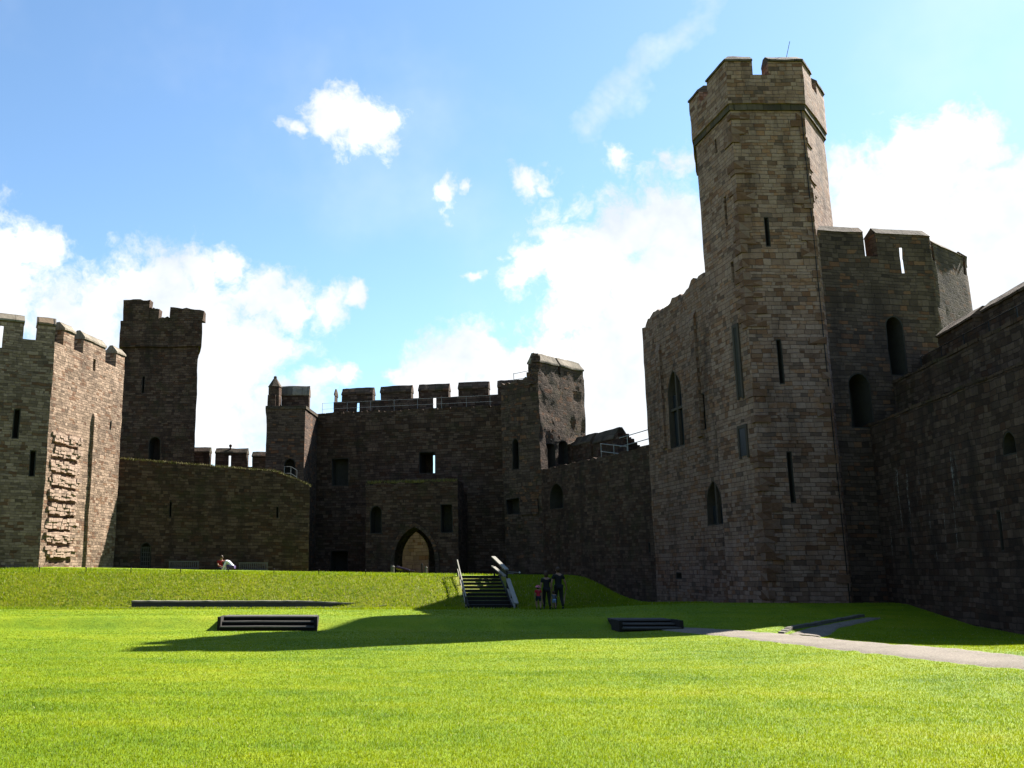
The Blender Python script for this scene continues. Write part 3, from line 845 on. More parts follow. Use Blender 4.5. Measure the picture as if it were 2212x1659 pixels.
# rear parapet line with gabled merlons
nG = WG.n
Gp0, Gp1 = WG.w(.9, 0, -2.45), WG.w((WG.Q - WG.P).length + 1.0, 0, -2.45)
WP = Wall(Gp0, Gp1); LP = (WP.Q - WP.P).length
zcr = 13.55
bm = bmesh.new(); strip(bm, [tuple(Gp0)[:2], tuple(Gp1)[:2]], .85, zwk - .3, zcr)
ops = Openings()
for px in ((771.5, 871, 776.5, 890), (936, 860, 942.5, 882)): ops.loft(WP, px, -.3, 1.2)
solid('parapet', bm, M['gate'], T, ops, (.5, .04, .02))
for xa, xb, px in ((676, 723, None), (738, 805, (771.5, 871, 776.5, 890)), (822, 888, None), (904, 969, (936, 860, 942.5, 882)), (990, 1055, None), (1075, 1138, None)):
    ua = max(.05, onplane(xa, 850, WP.P, WP.Q)[0]); ub = min(LP, onplane(xb, 850, WP.P, WP.Q)[0])
    merlon(T, WP.w(ua, 0), WP.w(ub, 0), .85, zcr - .02, 14.72, .62, M['gate'], M['slate'], slit=px)
# ragged stones along the inner edge of the walk
bm = bmesh.new(); LG = (WG.Q - WG.P).length; u = .1
while u < LG - 1:
    w = rr.uniform(.3, .7)
    extrude_section(bm, WG.w(u, 0), WG.w(u + w, 0), WG.n, [(.02, zwk + .002), (.03, zwk + rr.uniform(.03, .16)), (-.5, zwk + rr.uniform(.03, .12)), (-.5, zwk + .002)])
    u += w + rr.uniform(0, .08)
finish('ledge_stones', bm, M['gate'], T, (.3, .04, .02))

# front block with the gate arch
W3 = Wall((-3, 68.0), (9, 64.8))
ua = onplane(790, 1140, W3.P, W3.Q)[0]; ub = onplane(990, 1140, W3.P, W3.Q)[0]
bm = bmesh.new(); n = 16
pts = [tuple(W3.w(ua + (ub - ua) * i / n, 0)[:2]) for i in range(n + 1)]
strip(bm, pts, 2.4, GZ, [zy(1042) * 66.4 + rr.uniform(-.15, .15) for _ in range(n + 1)])
ops = Openings()
win(W3, 799, 1092, 825, 1153, 'round', 1.2, 'window'); win(W3, 951, 1089, 978, 1152, 'rect', 1.2, 'window')
ra = W3.rect(852, 1138, 940, 1250)
ops.add(W3, (ra[0], ra[1], -1.2, ra[3]), 'pointed', depth=3.0, through=True, liner=False)
solid('gate_block', bm, M['curtain'], T, ops, (.5, .05, .03))
# moulded arch ring round the gate, one step inside the other
for k, (g, d) in enumerate(((.30, .10), (.12, .05))):
    pa = shape_pts('pointed', ra[0] - g, ra[1] + g, -1.2, ra[3] + g)[1:] ; pb = shape_pts('pointed', ra[0] + .01, ra[1] - .01, -1.2, ra[3] - .01)[1:]
    pa = pa + [(ra[0] - g, -1.2)]; pb = pb + [(ra[0] + .01, -1.2)]
    bm = bmesh.new(); V = [[bm.verts.new(W3.w(u, z, dd)) for u, z in loop] for loop, dd in ((pa, d), (pb, d), (pa, -.2), (pb, -.2))]
    for i in range(len(pa) - 1):
        for a_, b_ in ((0, 1), (1, 3), (3, 2), (2, 0)): bm.faces.new((V[a_][i], V[a_][i + 1], V[b_][i + 1], V[b_][i]))
    bmesh.ops.recalc_face_normals(bm, faces=bm.faces[:])
    finish('arch_moulding', bm, M['rubble'], T)
    break
# side wall stubs between the front block and the main block
for xu, sgn in ((ua + .02, 1), (ub - 1.22, 1)):
    p = W3.w(xu, 0, -2.38); q = W3.w(xu, 0, -5.2)
    bm = bmesh.new(); strip(bm, [tuple(p)[:2], tuple(q)[:2]][::1], -1.2, GZ, 5.6)
    bmesh.ops.recalc_face_normals(bm, faces=bm.faces[:])
    finish('side_wall', bm, M['curtain'], T, (.6, .06, .03))

# left stair turret of the gatehouse
TT = empty('gate_turret', (-7.5, 72, 0), 'gatehouse stair turret with a pointed pinnacle, sunlit along its right side', 'turret')
q0, q1, q2 = (-8.82, 68.6), (-5.92, 68.6), (-5.22, 73.0)
ptur = [q0, q1, q2, (-6, 75.5), (-9.6, 75.5)]
ztf = 12.15
bm = bmesh.new(); prism(bm, ptur, GZ, ztf)
WT = Wall(q0, q1); ops = Openings(); win(WT, 613, 990, 638, 1030, 'round', 1.0, 'doorway')
solid('wall', bm, M['tower_dark'], TT, ops, (.45, .05, .02))
bm = bmesh.new(); strip(bm, ptur, .5, ztf - .25, ztf - .02, True, out=.1); finish('string_course', bm, M['coping_dark'], TT, (.5, .02, .01))
bm = bmesh.new(); strip(bm, [(-9.2, 74.6), (-8.8, 68.64), (-8.2, 68.65)], .55, ztf - .01, 13.0); finish('parapet', bm, M['curtain'], TT, (.4, .03, .02))
X = at(594, 850, 69.3); bm = bmesh.new()
hx = [(X.x + .5 * math.cos(a), 69.3 + .5 * math.sin(a)) for a in np.linspace(.26, .26 + 2 * math.pi, 7)[:-1]]
prism(bm, hx, ztf - .01, 13.7); finish('pinnacle_shaft', bm, M['curtain'], TT, (.3, .02, .01))
bm = bmesh.new(); b0 = [bm.verts.new((X.x + .56 * math.cos(a), 69.3 + .56 * math.sin(a), 13.71)) for a in np.linspace(.26, .26 + 2 * math.pi, 7)[:-1]]
b1 = [bm.verts.new((X.x + .13 * math.cos(a), 69.3 + .13 * math.sin(a), 14.4)) for a in np.linspace(.26, .26 + 2 * math.pi, 7)[:-1]]
for i in range(6): bm.faces.new((b0[i], b0[(i + 1) % 6], b1[(i + 1) % 6], b1[i]))
bm.faces.new(b0[::-1]); bm.faces.new(b1); bmesh.ops.create_uvsphere(bm, u_segments=8, v_segments=6, radius=.13, matrix=Matrix.Translation((X.x, 69.3, 14.48)))
finish('pinnacle_cap', bm, M['coping_dark'], TT)
ua_, ub_ = onplane(608, 850, (-9, 69.9), (-5, 69.9))[0], onplane(668, 850, (-9, 69.9), (-5, 69.9))[0]
merlon(TT, (-9 + ua_, 69.9), (-9 + ub_, 69.9), .9, ztf - .01, 14.0, .8, M['curtain'], M['coping'])

# right broken tower of the gatehouse
TT = empty('ruined_tower', (11, 68, -.3), 'broken gatehouse tower with rough rubble faces and two pale stone merlon caps', 'tower')
r0, r1_, r2 = (8.85, 67.9), (11.35, 66.0), (15.5, 69.6)
pr = [r0, r1_, r2, (13.2, 73), (9.9, 72)]
n = 10; bmz = 13.35
bm = bmesh.new(); prism(bm, pr, GZ, bmz)
WFr, WRr = Wall(r0, r1_), Wall(r1_, r2); ops = Openings()
win(WFr, 1106, 948, 1121, 1015, 'round', .9, 'window'); win(WRr, 1182, 959, 1201, 1014, 'rect', 1.0, 'doorway')
win(WRr, 1206, 952, 1228, 1004, 'round', .5, 'window')
win(WFr, 1093, 1077, 1122, 1112, 'rect', .9, 'window')
solid('wall', bm, M['rubble'], TT, ops, (.38, .09, .05))
# ragged front top
bm = bmesh.new(); k = 12; pts = [tuple(up(r0, r1_, i / k)) for i in range(k + 1)]
strip(bm, pts, 1.3, bmz - .01, [13.75 + (0 if i < 8 else (i - 7) * .08) + rr.uniform(-.08, .12) for i in range(k + 1)])
finish('broken_wall_head', bm, M['rubble'], TT, (.3, .08, .06))
# high slab on the right face with its caps
pts = [tuple(up(r1_, r2, i / k)) for i in range(k + 1)]
bm = bmesh.new(); strip(bm, pts, 1.05, bmz - .01, 14.35); finish('high_slab', bm, M['rubble'], TT, (.3, .06, .04))
ul = onplane(1206, 790, r1_, r2)[0]; uk = onplane(1211, 790, r1_, r2)[0]; LL = (WRr.Q - WRr.P).length
merlon(TT, WRr.w(.12, 0), WRr.w(ul, 0), 1.0, 14.33, 15.75, .75, M['rubble'], M['coping'], rough=(.3, .05, .04))
merlon(TT, WRr.w(uk, 0), WRr.w(LL - .05, 0), 1.0, 14.33, 15.75, .75, M['rubble'], M['coping'], rough=(.3, .05, .04))
bm = bmesh.new()   # loose toothed stones at the broken corner
for i in range(26):
    z = 13.4 + i * .085
    add_box(bm, (11.32 + rr.uniform(-.1, .02) - (15.6 - z) * .1, 66.25 + rr.uniform(-.05, .1), z), (rr.uniform(.35, .6), rr.uniform(.4, .6), rr.uniform(.12, .2)), Matrix.Rotation(rr.uniform(-.3, .3), 3, 'Z'))
finish('toothed_stones', bm, M['rubble'], TT, (.25, .02, .02))
# pale patch of ashlar, and the ruined wall foot below
bm = bmesh.new(); r = WFr.rect(1125, 1078, 1163, 1112)
extrude_section(bm, WFr.w(r[0], 0), WFr.w(r[1], 0), WFr.n, [(.10, r[2]), (.10, r[3]), (-.1, r[3]), (-.1, r[2])])
finish('ashlar_patch', bm, M['tower_dark'], TT, (.4, .01, .01))

# railings on the gatehouse walk
RG = 'metal railings on the wall tops'
t = empty('metal_railing', tuple(WG.w(LG / 2, zwk, -.5)), 'long thin metal railing along the gatehouse walk in front of the gabled merlons', 'railing', RG)
for x in (692, 746, 797, 848, 899, 951, 1005, 1057):
    u = onplane(x, 880, WG.P, WG.Q)[0]; tubes('post', [(WG.w(u, zwk, -.5), WG.w(u, zwk + 1.0, -.5))], .015, M['steel'], t)
u0_, u1_ = onplane(692, 880, WG.P, WG.Q)[0], onplane(1062, 880, WG.P, WG.Q)[0]
tubes('handrail', [(WG.w(u0_, zwk + z, -.5), WG.w(u1_, zwk + z, -.5)) for z in (.5, .98)], .011, M['steel'], t)
t = empty('metal_railing', (9.8, 67.5, 13.7), 'short metal railing against the sky beside the broken gatehouse tower', 'railing', RG)
a_, b_, c_ = at(1110, 823, 68.0), at(1153, 826, 66.9), at(1146, 828, 67.0)
A1, B1 = at(1110, 808, 68.0), at(1153, 799, 66.9)
tubes('post', [(p - Vector((0, 0, .4)), (p.x, p.y, A1.z + .05 if p is a_ else B1.z)) for p in (a_, at(1146, 832, 67))], .025, M['steel'], t)
tubes('handrail', [(A1, B1), ((A1.x, A1.y, A1.z - .45), (B1.x, B1.y, B1.z - .55))], .022, M['steel'], t)
t = empty('metal_railing', (-7.5, 69.7, 6.4), 'little metal guard rail at the turret doorway above the low curtain wall', 'railing', RG)
a_, b_, c_ = at(614, 1026, 67.9), at(628, 1026, 67.7), at(641, 1034, 66.6)
tubes('post', [((p.x, p.y, p.z - .6), (p.x, p.y, p.z + .62)) for p in (a_, b_, c_)], .025, M['steel'], t)
for z in (.1, .6):
    zz3 = Vector((0, 0, z)); tubes('handrail', [(a_ + zz3, b_ + zz3), (b_ + zz3, c_ + zz3)], .022, M['steel'], t)

# ================================================================== WALL FROM THE GATEHOUSE TO THE GREAT TOWER
T = empty('castle_wall', (14, 60, -1.5), 'dark wall running from the gatehouse to the tall tower, ruined parapet above', 'wall')
E0, E1 = (11.1, 66.8), (15.65, 51.9)
WEe = Wall(E0, E1); n = 40; LE = (WEe.Q - WEe.P).length
pts = [tuple(WEe.w(LE * i / n, 0)[:2]) for i in range(n + 1)]
bm = bmesh.new(); strip(bm, pts, 2.8, GZ, [7.0 + rr.uniform(-.07, .07) for _ in range(n + 1)])
ops = Openings(); win(WEe, 1187, 1044, 1217, 1100, 'round', 1.0, 'window'); win(WEe, 1401, 1171, 1405, 1195, 'rect', .7, 'arrow_slit')
solid('wall', bm, M['curtain'], T, ops, (.5, .05, .025))
WEo = Wall(WEe.w(-1.0, 0, -2.9), WEe.w(LE, 0, -2.9))
def egab(xa, xb, y, zt_, cap):
    ua, ub = onplane(xa, y, WEo.P, WEo.Q)[0], onplane(xb, y, WEo.P, WEo.Q)[0]
    return merlon(T, WEo.w(ua, 0), WEo.w(ub, 0), 1.0, 6.0, zt_, cap, M['curtain'], M['coping_dark'])
um = lambda x: onplane(x, 950, WEo.P, WEo.Q)
Yof = lambda x, y: (lambda u: WEo.w(u, 0).y)(onplane(x, y, WEo.P, WEo.Q)[0])
egab(1207, 1232, 955, zy(957) * Yof(1220, 955), .3)
egab(1236, 1275, 945, zy(938) * Yof(1262, 945), .7)
egab(1279, 1326, 930, zy(925) * Yof(1317, 930), .8)
bm = bmesh.new(); ux = onplane(1324, 940, WEo.P, WEo.Q)[0]
for k, (x0, x1, y) in enumerate(((1326, 1334, 938), (1334, 1339, 945), (1339, 1346, 949), (1346, 1352, 958), (1352, 1358, 962))):
    u0_, u1_ = onplane(x0, y, WEo.P, WEo.Q)[0], onplane(x1, y, WEo.P, WEo.Q)[0]
    extrude_section(bm, WEo.w(u0_ + .005, 0), WEo.w(u1_ - .005, 0), WEo.n, [(0, 5.8), (0, zy(y) * WEo.w(u0_, 0).y), (-.9, zy(y) * WEo.w(u0_, 0).y), (-.9, 5.8)])
finish('stepped_ruin', bm, M['curtain'], T, (.3, .05, .04))
bm = bmesh.new(); strip(bm, [tuple(WEo.w(0, 0)[:2]), tuple(WEo.w(onplane(1358, 960, WEo.P, WEo.Q)[0], 0)[:2])], 1.0, 4, 7.05); finish('parapet', bm, M['curtain'], T, (.5, .05, .03))
def rail(lbl, pa, pb, Ya, Yb, drop=.5, posts=(), loc=None):
    a_, b_ = at(*pa, Ya), at(*pb, Yb)
    t = empty('metal_railing', tuple((a_ + b_) / 2 - Vector((0, 0, 1))), lbl, 'railing', RG)
    dz = Vector((0, 0, drop)); tubes('handrail', [(a_, b_), (a_ - dz, b_ - dz)], .028, M['steel'], t)
    tubes('post', [(a_.lerp(b_, f_) + Vector((0, 0, .03)), a_.lerp(b_, f_) - Vector((0, 0, 1.05))) for f_ in posts], .03, M['steel'], t)
rail('sunlit pale railing in front of the stepped ruined parapet', (1297, 959), (1356, 965.5), 59.2, 56.4, .5, (0.02, .5, .98))
rail('thin railing against the sky beside the left edge of the tall tower', (1338, 947), (1412, 925), 57.2, 53.6, .55, (.24, .9))

# outer bailey wall seen through the gate
T = empty('castle_wall', (5, 92, -1), 'pale wall beyond the gatehouse, seen through the gate arch', 'wall')
bm = bmesh.new(); strip(bm, [(-6, 88), (22, 88)], 1.2, GZ, 5.2); finish('wall', bm, M['outer'], T, (.8, .05, .03))

# ================================================================== GROUND
def axis(segs):
    out = []
    for a, b, st in segs:
        out += list(np.arange(a, b, st))
    out.append(segs[-1][1]); return np.array(out)
gx = axis([(-600, -100, 50), (-100, -40, 6), (-40, -22, 1.2), (-22, 24, .4), (24, 44, 1.5), (44, 100, 7), (100, 601, 50)])
gy = axis([(-500, -60, 40), (-60, -6, 6), (-6, 28, .55), (28, 33, .4), (33, 36.4, .16), (36.4, 41, .4), (41, 53, .2), (53, 62, .6), (62, 110, 2.5), (110, 800, 40)])
V = np.zeros((len(gy), len(gx), 3)); 
for j, y in enumerate(gy):
    for i, x in enumerate(gx):
        V[j, i] = (x, y, gz(float(x), float(y)))
def grid_mesh(name, V, mats):
    ny, nx = V.shape[:2]; idx = np.arange(ny * nx).reshape(ny, nx)
    F = np.stack([idx[:-1, :-1], idx[:-1, 1:], idx[1:, 1:], idx[1:, :-1]], -1).reshape(-1, 4)
    me = bpy.data.meshes.new(name); me.from_pydata(V.reshape(-1, 3).tolist(), [], F.tolist())
    me.polygons.foreach_set('use_smooth', [True] * len(me.polygons)); me.update()
    return me

def grass_mat(name, blade=False):
    m, b, out = new_mat(name)
    pos = b.n('ShaderNodeNewGeometry').outputs['Position']
    n1 = b.noise(pos, .22, 4, .6); n2 = b.noise(pos, 1.3, 4, .65)
    st = b.n('ShaderNodeMapping', {0: pos, 3: (.35, 1.5, 1)}).outputs[0]
    n3 = b.noise(st, .8, 4, .6)
    f = b.m('ADD', b.m('MULTIPLY', n1, .4), b.m('ADD', b.m('MULTIPLY', n2, .3), b.m('MULTIPLY', n3, .3)))
    col = b.ramp(f, [(.34, (.055, .115, .002)), (.45, (.108, .175, .001)), (.53, (.145, .205, .001)), (.59, (.175, .222, .002)), (.66, (.20, .205, .016))])
    # the long grass of the bank is yellower and rougher
    if blade:
        at_ = b.n('ShaderNodeAttribute', attribute_name='tint').outputs['Fac']
        hl = b.n('ShaderNodeAttribute', attribute_name='tip').outputs['Fac']
        col = b.mix(b.rng(at_, .55, 1.0), col, (.22, .27, .004, 1))
        col = b.mix(b.rng(at_, .12, 0, 0, .9), col, (.04, .09, .001, 1))
        col = b.mix(b.rng(at_, .978, .985), col, (.35, .35, .28, 1))
        d = b.n('ShaderNodeBsdfPrincipled', {'Base Color': col, 'Roughness': .6, 'Specular IOR Level': .2})
        tr = b.n('ShaderNodeBsdfTranslucent', {'Color': b.mix(.6, col, (1.5, 1.35, .3, 1), 'MULTIPLY')})
        mx = b.n('ShaderNodeMixShader', {0: .42, 1: d.outputs[0], 2: tr.outputs[0]})
        b.t.links.new(mx.outputs[0], out.inputs[0])
    else:
        sxy = b.n('ShaderNodeSeparateXYZ', {0: pos})
        rough_zone = b.m('MULTIPLY', b.rng(sxy.outputs[1], 41.8, 42.3), b.rng(sxy.outputs[1], 47.6, 47.0))
        lc = b.ramp(b.noise(pos, 3.2, 5, .7), [(.35, (.06, .085, .001)), (.5, (.115, .13, .001)), (.66, (.17, .155, .006))])
        col = b.mix(rough_zone, col, lc)
        fine = b.noise(pos, 34, 5, .8)
        col = b.mix(.8, col, b.ramp(fine, [(.3, (.35, .40, .3)), (.5, (.88, .88, .88)), (.7, (1.45, 1.4, 1.2))]), 'MULTIPLY')
        h = b.m('ADD', b.m('MULTIPLY', fine, .5), b.m('ADD', b.m('MULTIPLY', b.noise(pos, 9, 5, .7), .8), b.m('MULTIPLY', n2, 1.0)))
        bp = b.n('ShaderNodeBump', {'Height': h, 'Strength': .55, 'Distance': .10})
        p = b.n('ShaderNodeBsdfPrincipled', {'Base Color': col, 'Roughness': .8, 'Specular IOR Level': .15, 'Normal': bp.outputs[0],
                'Sheen Weight': 0.0, 'Sheen Tint': (.7, .9, .2, 1)})
        b.t.links.new(p.outputs[0], out.inputs[0])
    return m
M['lawn'] = grass_mat('mown_lawn'); M['blade'] = grass_mat('grass_blade', True)
g = link('lawn', grid_mesh('lawn', V, None), M['lawn']); tag(g, kind='structure')

# gravel path
def path_mat():
    m, b, out = new_mat('gravel_path'); pos = b.n('ShaderNodeNewGeometry').outputs['Position']
    f = b.noise(pos, 26, 5, .8); g2 = b.noise(pos, .9, 4, .6)
    col = b.ramp(f, [(.3, (.09, .08, .07)), (.5, (.175, .15, .12)), (.7, (.29, .255, .21))])
    col = b.mix(.6, col, b.ramp(g2, [(.35, (.75, .72, .7)), (.65, (1.15, 1.12, 1.1))]), 'MULTIPLY')
    gm = b.rng(b.noise(pos, 2.4, 5, .7), .62, .72, 0, .7, True)
    col = b.mix(gm, col, (.06, .075, .008, 1))
    bp = b.n('ShaderNodeBump', {'Height': b.noise(pos, 22, 5, .8), 'Strength': .8, 'Distance': .05})
    p = b.n('ShaderNodeBsdfPrincipled', {'Base Color': col, 'Roughness': .9, 'Specular IOR Level': .2, 'Normal': bp.outputs[0]})
    b.t.links.new(p.outputs[0], out.inputs[0]); return m
M['path'] = path_mat()
lowp = [(1425, 1362), (1500, 1370), (1572, 1376), (1665, 1388), (1820, 1407), (2014, 1430), (2212, 1450), (2420, 1474), (2700, 1510)]
upp = [(1400, 1351), (1500, 1357), (1580, 1362), (1690, 1369), (1774, 1377.5), (1936, 1393.6), (2212, 1418.7), (2420, 1440), (2700, 1473)]
def smooth_line(pts, n):
    P_ = [on_ground(*p) for p in pts]; out = []
    ds = [0]
    for a, b_ in zip(P_, P_[1:]): ds.append(ds[-1] + (b_ - a).length)
    for k in range(n + 1):
        d = ds[-1] * k / n; i = max(0, min(len(ds) - 2, int(np.searchsorted(ds, d) - 1)))
        out.append(P_[i].lerp(P_[i + 1], (d - ds[i]) / (ds[i + 1] - ds[i])))
    return out
def ribbon(name, la, lb, n, m_=10, jig=.07, lift=.03):
    a, b_ = smooth_line(la, n), smooth_line(lb, n); V = np.zeros((n + 1, m_ + 1, 3))
    for i in range(n + 1):
        ja = jig * noise.noise(Vector((i * .31, 0, 1))) * 2; jb = jig * noise.noise(Vector((i * .31, 9, 1))) * 2
        for k in range(m_ + 1):
            p = a[i].lerp(b_[i], ja + (1 - ja + jb) * k / m_ if True else k / m_)
            e = min(k, m_ - k)
            V[i, k] = (p.x, p.y, gz(p.x, p.y) + (lift if e > 0 else -.03))
    return V
V1 = ribbon('path', lowp, upp, 120)
pathpoly = [(V1[i, 0, 0], V1[i, 0, 1], V1[i, -1, 0], V1[i, -1, 1]) for i in range(len(V1))]
p = link('path', grid_mesh('path', V1, None), M['path']); tag(p, kind='structure')
bl = [(1698, 1371), (1745, 1357), (1800, 1347.5), (1870, 1336)]; br_ = [(1778, 1378), (1812, 1358), (1850, 1349), (1905, 1337)]
V2 = ribbon('path', bl, br_, 40, 8, .03, .035)
# keep the branch as part of the same sheet object
me2 = grid_mesh('branch', V2, None); o2 = bpy.data.objects.new('branch', me2)
bmj = bmesh.new(); bmj.from_mesh(p.data); bmj.from_mesh(me2); bmj.to_mesh(p.data); bmj.free(); bpy.data.objects.remove(o2); bpy.data.meshes.remove(me2)
p.data.polygons.foreach_set('use_smooth', [True] * len(p.data.polygons))

# kerb along the branch path
kl = smooth_line([(1694, 1370), (1712, 1361), (1745, 1355), (1800, 1345), (1868, 1333)], 26)
bm = bmesh.new()
for i in range(26):
    a, b_ = kl[i], kl[i + 1]; d = (b_ - a); d.z = 0; d.normalize(); nn = Vector((-d.y, d.x))
    h = .06 + .04 * sst(0, 8, i) + rr.uniform(-.01, .02)
    extrude_section(bm, a + d * .012, b_ - d * .012, nn, [(0, a.z - .2), (0, a.z + h), (.18, a.z + h), (.18, a.z - .2)])
o = finish('path_kerb', bm, M['kerb'], None, (.3, .012, .01)); tag(o, 'curved stone kerb edging the side path below the tall tower', 'kerb')

# ================================================================== STEPS, LOW WALL, PEGS
def steps(label, x0, x1, yfoot, Y0, depth=.42, rise=.16, n=3, grp='stone steps up the lawn bank', curve=0):
    Xa, Xb = (x0 - PX0) / 2020 * Y0, (x1 - PX0) / 2020 * Y0
    z0 = gz((Xa + Xb) / 2, Y0)
    t = empty('stone_steps', ((Xa + Xb) / 2, Y0, z0), label, 'steps', grp)
    for k in range(n):
        bm = bmesh.new(); y = Y0 + k * depth
        add_box(bm, ((Xa + Xb) / 2, y + .55 - .0, z0 + rise * (k + .5) - .2 - .03), (Xb - Xa - .02 * k, 1.1, rise + .4 - .06))
        finish('riser', bm, M['riser'], t, (.4, .012, .006))
        bm = bmesh.new()
        add_box(bm, ((Xa + Xb) / 2, y + .5 - .03, z0 + rise * (k + 1) - .03 + .004), (Xb - Xa + .04, 1.1, .055))
        finish('tread', bm, M['step_stone'], t, (.4, .008, .004))
    for sx in (Xa - .05, Xb + .05):
        bm = bmesh.new(); add_box(bm, (sx, Y0 + .55, z0 + rise * n / 2 - .12), (.12, 1.14, rise * n + .26)); finish('side_kerb', bm, M['riser'], t, (.4, .012, .008))
    return t
steps('three grey stone steps cut into the sunny lawn bank', 481, 680, 1363, 33.8, .36, .155)
steps('stone steps in deep shade at the foot of the tall tower', 1337, 1460, 1350, 32.6, .5, .11)

bm = bmesh.new()
lw = []
for k in range(41):
    t_ = k / 40; x = 288 + (780 - 288) * t_
    Y = 42.3 + .8 * (1 - (2 * t_ - 1) ** 2) * 0 + (-.0 if t_ < .72 else (t_ - .72) * 4.0)
    lw.append((((x - PX0) / 2025) * Y, Y))
zt_ = [-1.72 + (.26 if k < 30 else .26 - (k - 29) * .012) + rr.uniform(-.01, .01) for k in range(41)]
strip(bm, lw, .5, -2.1, zt_)
o = finish('low_wall', bm, M['step_stone'], None, (.4, .015, .01)); tag(o, 'long low grey stone wall at the foot of the grass bank', 'low wall')
bm = bmesh.new(); strip(bm, lw, .56, [z + .004 for z in zt_], [z + .075 for z in zt_], out=.05); finish('coping', bm, M['kerb'], o, (.5, .008, .006))
bm = bmesh.new(); strip(bm, [(x - 1.0 + 2.2 * (i / 40), y - .42) for i, (x, y) in enumerate(lw)], .4, [gz(a, b_) - .1 for a, b_ in lw], [gz(a, b_ - .4) + .05 for a, b_ in lw])
o = finish('stone_edging', bm, M['step_stone'], None, (.5, .008, .006)); tag(o, 'flat strip of stone edging laid in the grass before the low wall', 'edging')

def peg_():
    t = empty('edge_peg', (0, 0, 0), 'short dark iron peg in the grass along the top edge of the bank', 'peg', 'pegs along the top edge of the grass bank')
    bm = bmesh.new(); add_tube(bm, (0, 0, -.15), (0, 0, .24), .022, 6); finish('stake', bm, M['iron'], t)
    bm = bmesh.new(); bmesh.ops.create_uvsphere(bm, u_segments=8, v_segments=6, radius=.035, matrix=Matrix.Translation((0, 0, .25))); finish('knob', bm, M['iron'], t)
    return t
def copy_tree(o, parent=None):
    c = o.copy(); C.objects.link(c)
    if parent: c.parent = parent
    for ch in o.children: copy_tree(ch, c)
    return c
peg = peg_()
for i, x in enumerate((0 - 110, -10, 85, 186, 283, 390, 493, 592, 689, 789, 884)):
    t = peg if i == 0 else copy_tree(peg)
    X_ = (x - PX0) / 2025 * 47.1; t.location = (X_, 47.1, gz(X_, 47.1)); t.rotation_euler = (0, 0, 0)

# ================================================================== TIMBER STAIRCASE
st = empty('staircase', (4.8, 42, -1.72), 'steep dark timber staircase climbing the grass bank between pale handrails', 'staircase')
nst = 9; sx0, sx1 = 3.84, 5.82; y0s, y1s = 42.6, 47.2; zb_, zt_s = -1.72, -.3
for k in range(nst):
    y = y0s + (y1s - y0s) * k / nst; z = zb_ + (zt_s - zb_) * (k + 1) / nst
    bm = bmesh.new(); add_box(bm, ((sx0 + sx1) / 2, y + .33, z - .035), (sx1 - sx0 - .1, .66, .05)); finish('tread', bm, M['step_wood'], st, (.5, .004, .002))
    bm = bmesh.new(); add_box(bm, ((sx0 + sx1) / 2, y + .03, z - .16), (sx1 - sx0 - .1, .03, .2)); finish('riser', bm, M['step_wood'], st, (.5, .004, .002))
for x in (sx0, sx1):
    bm = bmesh.new(); add_bar(bm, (x, y0s - .05, zb_ - .05), (x, y1s, zt_s - .12), .07, .3); finish('stringer', bm, M['step_wood'], st)
bm = bmesh.new(); add_box(bm, ((sx0 + sx1) / 2, y1s + .8, zt_s - .05), (sx1 - sx0, 1.5, .06)); finish('landing', bm, M['step_wood'], st)
def rails(name, label, x, w, h, ya, za, yb, zb2, gap, mat, posts):
    t = empty(name, (x, ya, za - .9), label, 'handrail', 'handrails of the timber staircase')
    bm = bmesh.new(); add_bar(bm, (x, ya, za), (x, yb, zb2), w, h); finish('top_rail', bm, mat, t)
    bm = bmesh.new(); add_bar(bm, (x, ya, za - gap), (x, yb, zb2 - gap), w * .7, h * .8); finish('lower_rail', bm, mat, t)
    for f_ in posts:
        y = ya + (yb - ya) * f_; z = za + (zb2 - za) * f_
        bm = bmesh.new(); add_box(bm, (x + .001, y, z - .62), (.055, .06, 1.2)); finish('post', bm, M['step_wood'], t)
    return t
rails('handrail', 'thin brown handrail on the left side of the timber staircase', 3.72, .05, .06, 42.5, -1.2, 47.0, .45, .42, M['rail_wood'], (.03, .35, .68, .99))
t = rails('handrail', 'broad pale handrail on the right side of the timber staircase', 5.92, .2, .06, 42.0, -1.5, 44.6, -.45, .45, M['rail_wood'], (.05, .6, .98))
bm = bmesh.new(); add_bar(bm, (5.90, 44.8, -.02), (5.55, 47.2, .62), .2, .06); finish('top_rail', bm, M['rail_wood'], t)
bm = bmesh.new(); add_bar(bm, (5.85, 44.8, -.35), (5.52, 47.2, .15), .16, .05); finish('lower_rail', bm, M['rail_wood'], t)
for y, z in ((44.7, -.05), (47.1, .6)):
    bm = bmesh.new(); add_box(bm, (5.9 - (y - 44.6) * .13, y, z - .55), (.07, .07, 1.1)); finish('post', bm, M['step_wood'], t)
# olive post with a cap and a thin barrier bar
t = empty('barrier_post', (6.0, 47.6, -.4), 'olive post with a white cap and thin bar, beside the top of the staircase', 'post')
pz = gz(6.05, 47.6)
bm = bmesh.new(); prism(bm, [(5.9, 47.4), (6.25, 47.4), (6.25, 47.75), (5.9, 47.75)], pz - .2, .02); finish('post', bm, M['olive'], t, (.4, .01, .01))
bm = bmesh.new(); add_box(bm, (6.1, 47.55, .10), (.16, .16, .12)); finish('cap', bm, M['white'], t)
bm = bmesh.new(); add_tube(bm, (6.2, 47.5, -.12), (6.88, 47.5, -.16), .014, 6); add_tube(bm, (6.2, 47.5, -.2), (6.6, 47.5, -.2), .012, 6); finish('bar', bm, M['steel'], t)
bm = bmesh.new(); bmesh.ops.create_uvsphere(bm, u_segments=10, v_segments=8, radius=.045, matrix=Matrix.Translation((6.9, 47.5, -.16))); finish('ball', bm, M['white'], t)

